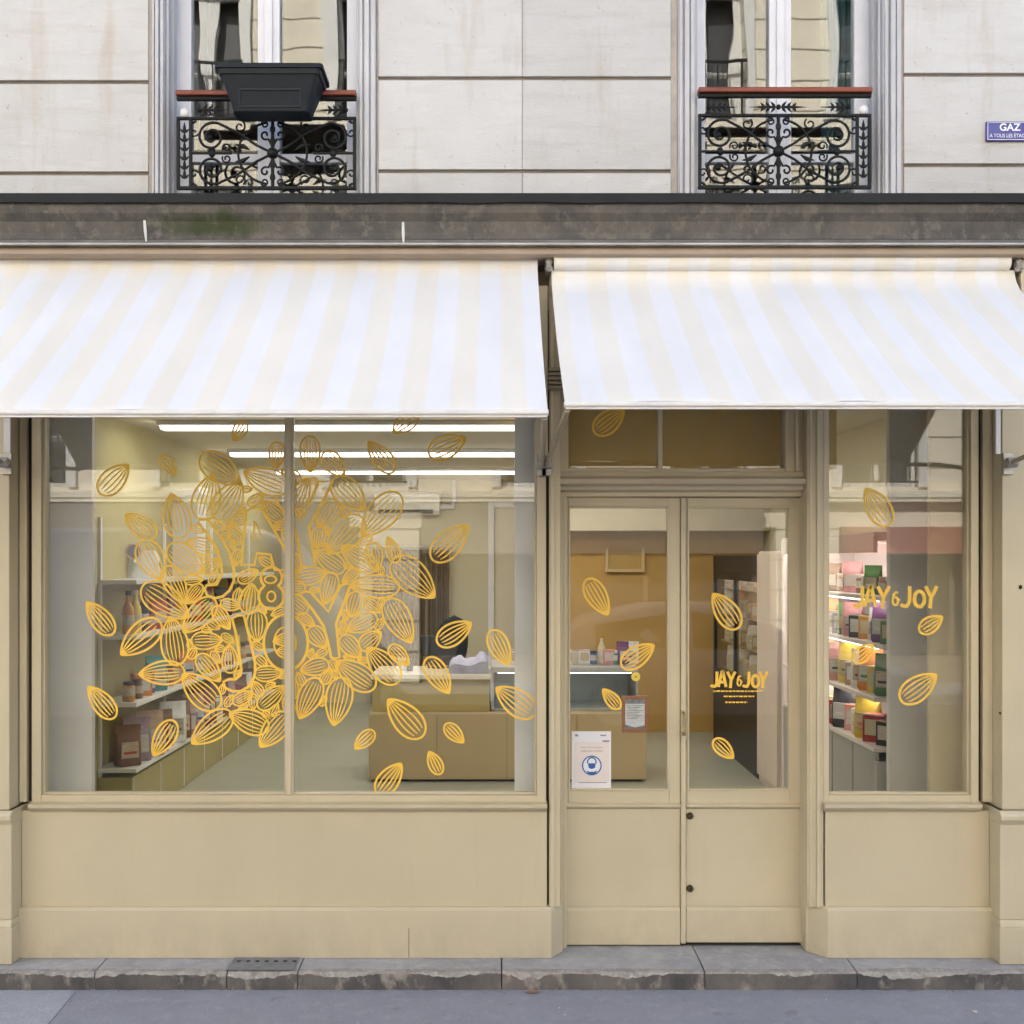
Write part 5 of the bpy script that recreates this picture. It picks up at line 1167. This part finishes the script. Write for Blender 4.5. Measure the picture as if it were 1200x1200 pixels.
mb = MB().box(fx0 + w, fx1 - w, y + .0025, y + .0036, fz1 - .037, fz1 - w)
for k in range(9): mb.box(fx0 + w + .008, fx1 - w - .010 - .012 * (k % 3), y + .0028, y + .0036, fz1 - .048 - k * .0075, fz1 - .0455 - k * .0075)
mb.prism_y([(fx0 + w, fz0 + w), (fx1 - w, fz0 + w), (fx1 - w, fz0 + w + .016), ((fx0 + fx1) / 2, fz0 + w + .006), (fx0 + w, fz0 + w + .02)], y + .0026, y + .0036)
mb.build('print', mat('notice_grey_print', (.22, .23, .25), .5, .3, 60), fn)
# round yellow sticker
mb = MB(); cx, cz = U(745, DSY), V(793, DSY)
mb.prism_y([(cx + .021 * math.cos(i * math.pi / 12), cz + .021 * math.sin(i * math.pi / 12)) for i in range(24)], DSY, DSY + .0005, 0)
mb.prism_y([(cx - .005, cz - .004), (cx + .005, cz - .004), (cx + .005, cz + .004), (cx - .005, cz + .004)], DSY - .0006, DSY - .0001, 1)
tag(mb.build('round_sticker', [mat('round_yellow', (.72, .55, .09), .4), mat('sticker_olive', (.3, .22, .03), .5)]), 'small round yellow sticker on the left door above the framed notice', 'sticker')

# ================================================================== ACROSS THE STREET (seen mirrored in the glass)
OY = -12.0
ob = thing('facade_across', (0, OY, 0), 'pale stone building across the street, seen only as a reflection in the glass', 'building')
OST = mat('opposite_stone', (.80, .735, .60), .85, .08, 2.0)
_nt = OST.node_tree; _bs = _nt.nodes['Principled BSDF']; _src = _bs.inputs['Base Color'].links[0].from_socket
_tc = _nt.nodes.new('ShaderNodeTexCoord'); _sp = _nt.nodes.new('ShaderNodeSeparateXYZ'); _nt.links.new(_tc.outputs['Object'], _sp.inputs[0])
_d = _nt.nodes.new('ShaderNodeMath'); _d.operation = 'MULTIPLY'; _d.inputs[1].default_value = 1 / .46; _nt.links.new(_sp.outputs[2], _d.inputs[0])
_f = _nt.nodes.new('ShaderNodeMath'); _f.operation = 'FRACT'; _nt.links.new(_d.outputs[0], _f.inputs[0])
_g = _nt.nodes.new('ShaderNodeMath'); _g.operation = 'LESS_THAN'; _g.inputs[1].default_value = .065; _nt.links.new(_f.outputs[0], _g.inputs[0])
_x = _nt.nodes.new('ShaderNodeMix'); _x.data_type = 'RGBA'; _nt.links.new(_g.outputs[0], _x.inputs[0]); _nt.links.new(_src, _x.inputs[6]); _x.inputs[7].default_value = (.26, .22, .17, 1)
_nt.links.new(_x.outputs[2], _bs.inputs['Base Color'])
HT = 11.2
mb = MB(); x0, x1 = -21.0, 9.6; pitch = 2.55; ww = 1.15
cols = [x0 + 1.2 + i * pitch for i in range(12)]
floors = [(2.95, 4.9), (5.8, 7.6), (8.6, 10.6)]
zs = [0.0] + [z for f in floors for z in f] + [HT]
mb.box(x0, x1, OY - .4, OY, 2.35, 2.95); mb.box(x0, x1, OY - .4, OY, 4.9, 5.8); mb.box(x0, x1, OY - .4, OY, 7.6, 8.6); mb.box(x0, x1, OY - .4, OY, 10.6, HT)
xs = [x0] + [v for c in cols for v in (c - ww / 2, c + ww / 2)] + [x1]
for fz in floors:
    for a, b in zip(xs[0::2], xs[1::2]): mb.box(a, b, OY - .4, OY, fz[0], fz[1])
for k in range(6): mb.box(x0 + k * 6.3, min(x1, x0 + k * 6.3 + .9), OY - .4, OY, 0, 2.35)
mb.box(x0, x1, OY, OY + .18, 2.72, 2.88); mb.box(x0, x1, OY, OY + .12, 5.3, 5.45); mb.box(x0, x1, OY, OY + .12, 8.1, 8.25); mb.box(x0, x1, OY, OY + .3, HT - .25, HT)
mb.build('wall', OST, ob)
MB().box(x0, x1, OY - .6, OY - .42, 0, HT).build('dark_interior', mat('dark_interior', (.05, .05, .055), .5), ob)
for fz in floors:
    for i, c in enumerate(cols):
        if abs(c) > 9: continue
        m2 = MB()
        for a, b in ((c - ww / 2, c - ww / 2 + .08), (c - .06, c + .06), (c + ww / 2 - .08, c + ww / 2)): m2.box(a, b, OY - .2, OY - .14, fz[0], fz[1])
        for z in (fz[0], fz[0] + .7, fz[1] - .08): m2.box(c - ww / 2 + .081, c + ww / 2 - .081, OY - .195, OY - .145, z, z + .08)
        m2.box(c - ww / 2 - .14, c - ww / 2, OY + .001, OY + .06, fz[0], fz[1] + .1); m2.box(c + ww / 2, c + ww / 2 + .14, OY + .001, OY + .06, fz[0], fz[1] + .1)
        w = m2.build('window', mat('far_white_paint', (.72, .71, .68), .5), ob)
        m3 = MB().box(c - ww / 2, c + ww / 2, OY + .02, OY + .05, fz[0] + .86, fz[0] + .90).box(c - ww / 2, c + ww / 2, OY + .02, OY + .05, fz[0] + .06, fz[0] + .09)
        for k in range(13): m3.box(c - ww / 2 + k * ww / 12.5, c - ww / 2 + k * ww / 12.5 + .016, OY + .026, OY + .042, fz[0] + .09, fz[0] + .86)
        m3.build('railing', IRON, w)
for k in range(6):
    a = x0 + k * 6.3 + .95
    if k == 5: continue
    f = MB().box(a, min(a + 5.1, x1), OY - .1, OY + .25, 1.95, 2.34 if k == 4 else 2.69).build('shop_fascia', mat('red_fascia', (.40, .13, .095), .6, .15) if k == 4 else mat('grey_fascia', (.20, .18, .15), .5, .1), ob)
    MB().box(a, min(a + 5.1, x1), OY - .35, OY - .3, .4, 1.94).build('shop_glass', mat('far_glass', (.06, .065, .07), .08, .05), ob)
    m = MB()
    for q in range(3 if k == 4 else 4): m.box(a + q * 1.68, a + q * 1.68 + .07, OY - .28, OY - .2, .0, 1.94)
    m.box(a, min(a + 5.1, x1), OY - .3, OY - .1, .0, .4); m.build('shop_frame', mat('far_frame', (.22, .18, .14), .5), ob)

def vehicle(name, label, cat, loc, col, length, prof, width, glass_stations, wheel_x):
    """prof: stations (x, belt z, roof z, half width at belt, half width at roof)"""
    t = thing(name, loc, label, cat); Lx, Ly, Lz = loc
    paint = mat(name + '_paint', col, .25, .03, 4)
    def sect(x, zb, zr, hb, hr):
        pts = [(-hb * .92, .22), (-hb, .45), (-hb, zb * .8), (-hb * .985, zb), (-hr, zr - .06), (-hr * .9, zr - .01), (0, zr + .015), (hr * .9, zr - .01), (hr, zr - .06), (hb * .985, zb), (hb, zb * .8), (hb, .45), (hb * .92, .22)]
        return [(Lx + x, Ly + y, Lz + z) for y, z in pts]
    MB().loft([sect(*p) for p in prof]).build('body', paint, t, smooth=True, angle=50)
    gm = mat('vehicle_glass', (.02, .022, .025), .05, .05)
    for (a, b, zl0, zh0, zl1, zh1, hb, hr) in glass_stations:
        g = MB()
        for s_ in (1, -1):
            g.loft([[(Lx + a, Ly + s_ * (hb + .004), Lz + zl0), (Lx + b, Ly + s_ * (hb + .004), Lz + zl1), (Lx + b, Ly + s_ * (hr + .004), Lz + zh1), (Lx + a, Ly + s_ * (hr + .004), Lz + zh0)], [(Lx + a, Ly + s_ * (hb - .03), Lz + zl0), (Lx + b, Ly + s_ * (hb - .03), Lz + zl1), (Lx + b, Ly + s_ * (hr - .03), Lz + zh1), (Lx + a, Ly + s_ * (hr - .03), Lz + zh0)]])
        g.build('window', gm, t)
    for wx in wheel_x:
        for s_ in (1, -1):
            cy = Ly + s_ * (width / 2 - .11)
            w = MB().loft([[(Lx + wx + r * math.cos(k * math.pi / 12), cy + yy, Lz + .32 + r * math.sin(k * math.pi / 12)) for k in range(24)] for r, yy in ((.24, -.12), (.31, -.11), (.32, 0), (.31, .11), (.24, .12))]).build('wheel', mat('tyre', (.02, .02, .02), .8), t, smooth=True)
            MB().loft([[(Lx + wx + r * math.cos(k * math.pi / 12), cy + yy, Lz + .32 + r * math.sin(k * math.pi / 12)) for k in range(24)] for r, yy in ((.22, -.125), (.05, -.10), (.05, .10), (.22, .125))]).build('rim', METAL, w, smooth=True)
    xe = prof[0][0]; xf = prof[-1][0]
    for s_ in (1, -1):
        MB().ball((Lx + xf - .08, Ly + s_ * width * .33, Lz + .68), (.09, .18, .09), 10, 8).build('headlight', mat('lamp_lens', (.7, .7, .72), .1), t, smooth=True)
        MB().ball((Lx + xe + .05, Ly + s_ * width * .38, Lz + .85), (.06, .1, .16), 10, 8).build('tail_light', mat('tail_lens', (.4, .02, .02), .2), t, smooth=True)
    return t
vehicle('delivery_van', 'white delivery van parked across the street, seen only in the window reflection', 'van', (-4.0, -8.6, -.13), (.78, .79, .82), 5.2,
        [(-2.6, 1.2, 2.20, .90, .80), (-2.5, 1.25, 2.35, .95, .84), (1.0, 1.25, 2.38, .97, .85), (1.5, 1.2, 2.2, .97, .82), (2.05, 1.1, 1.45, .95, .80), (2.35, .95, 1.10, .93, .78), (2.65, .72, .80, .85, .75)], 1.94,
        [(.35, 1.45, 1.3, 1.95, 1.25, 1.90, .965, .89)], (-1.6, 1.75))
vehicle('parked_car', 'silver hatchback parked across the street, seen only in the door reflection', 'car', (2.6, -8.5, -.13), (.42, .43, .46), 4.1,
        [(-2.05, .75, .85, .78, .70), (-1.95, .9, 1.0, .84, .72), (-1.6, .95, 1.30, .87, .66), (-.9, .95, 1.47, .88, .66), (.1, .93, 1.48, .88, .66), (.75, .92, 1.15, .87, .66), (1.05, .90, .98, .86, .70), (1.7, .78, .86, .84, .72), (2.05, .60, .66, .74, .65)], 1.76,
        [(-1.5, -.45, 1.0, 1.24, .98, 1.40, .86, .70), (-.38, .55, .98, 1.40, .97, 1.24, .865, .70)], (-1.3, 1.3))

# ================================================================== LIGHT, SKY, CAMERA
w = bpy.data.worlds.new('World'); sc.world = w; w.use_nodes = True
nt = w.node_tree; bg = nt.nodes['Background']; sk = nt.nodes.new('ShaderNodeTexSky'); sk.sky_type = 'NISHITA'; sk.sun_disc = False
sd = Vector((-.30, .74, .62)).normalized()
sk.sun_elevation = math.asin(sd.z); sk.sun_rotation = math.atan2(sd.x, sd.y); sk.air_density = 1.0; sk.dust_density = 2.9; sk.ozone_density = 0.55
nt.links.new(sk.outputs[0], bg.inputs[0]); bg.inputs[1].default_value = 0.15
sun = bpy.data.lights.new('sun', 'SUN'); sun.energy = 4.2; sun.angle = R(.6); sun.color = (1, .955, .89)
so = bpy.data.objects.new('sun', sun); C.objects.link(so); so.rotation_euler = (-sd).to_track_quat('-Z', 'Y').to_euler(); so.location = (0, -6, 12)

cam = bpy.data.cameras.new('camera'); co = bpy.data.objects.new('camera', cam); C.objects.link(co); sc.camera = co
co.location = (0, -D, EYE); co.rotation_euler = (R(90), 0, 0)
cam.sensor_width = 36; cam.lens = 36 * D / (1200 / S0); cam.shift_x = (600 - CX) / 1200; cam.shift_y = (CY - 600) / 1200
cam.clip_start = .05; cam.clip_end = 1000
sc.view_settings.view_transform = 'Standard'; sc.view_settings.look = 'None'; sc.view_settings.gamma = 1; sc.view_settings.use_curve_mapping = False
sc.view_settings.exposure = 1.9
sc.render.engine = 'CYCLES'
cy = sc.cycles; cy.use_denoising = True; cy.max_bounces = 9; cy.diffuse_bounces = 4; cy.glossy_bounces = 4; cy.transparent_max_bounces = 24; cy.transmission_bounces = 4
cy.caustics_reflective = False; cy.caustics_refractive = False; cy.sample_clamp_indirect = 6; cy.sample_clamp_direct = 1.2
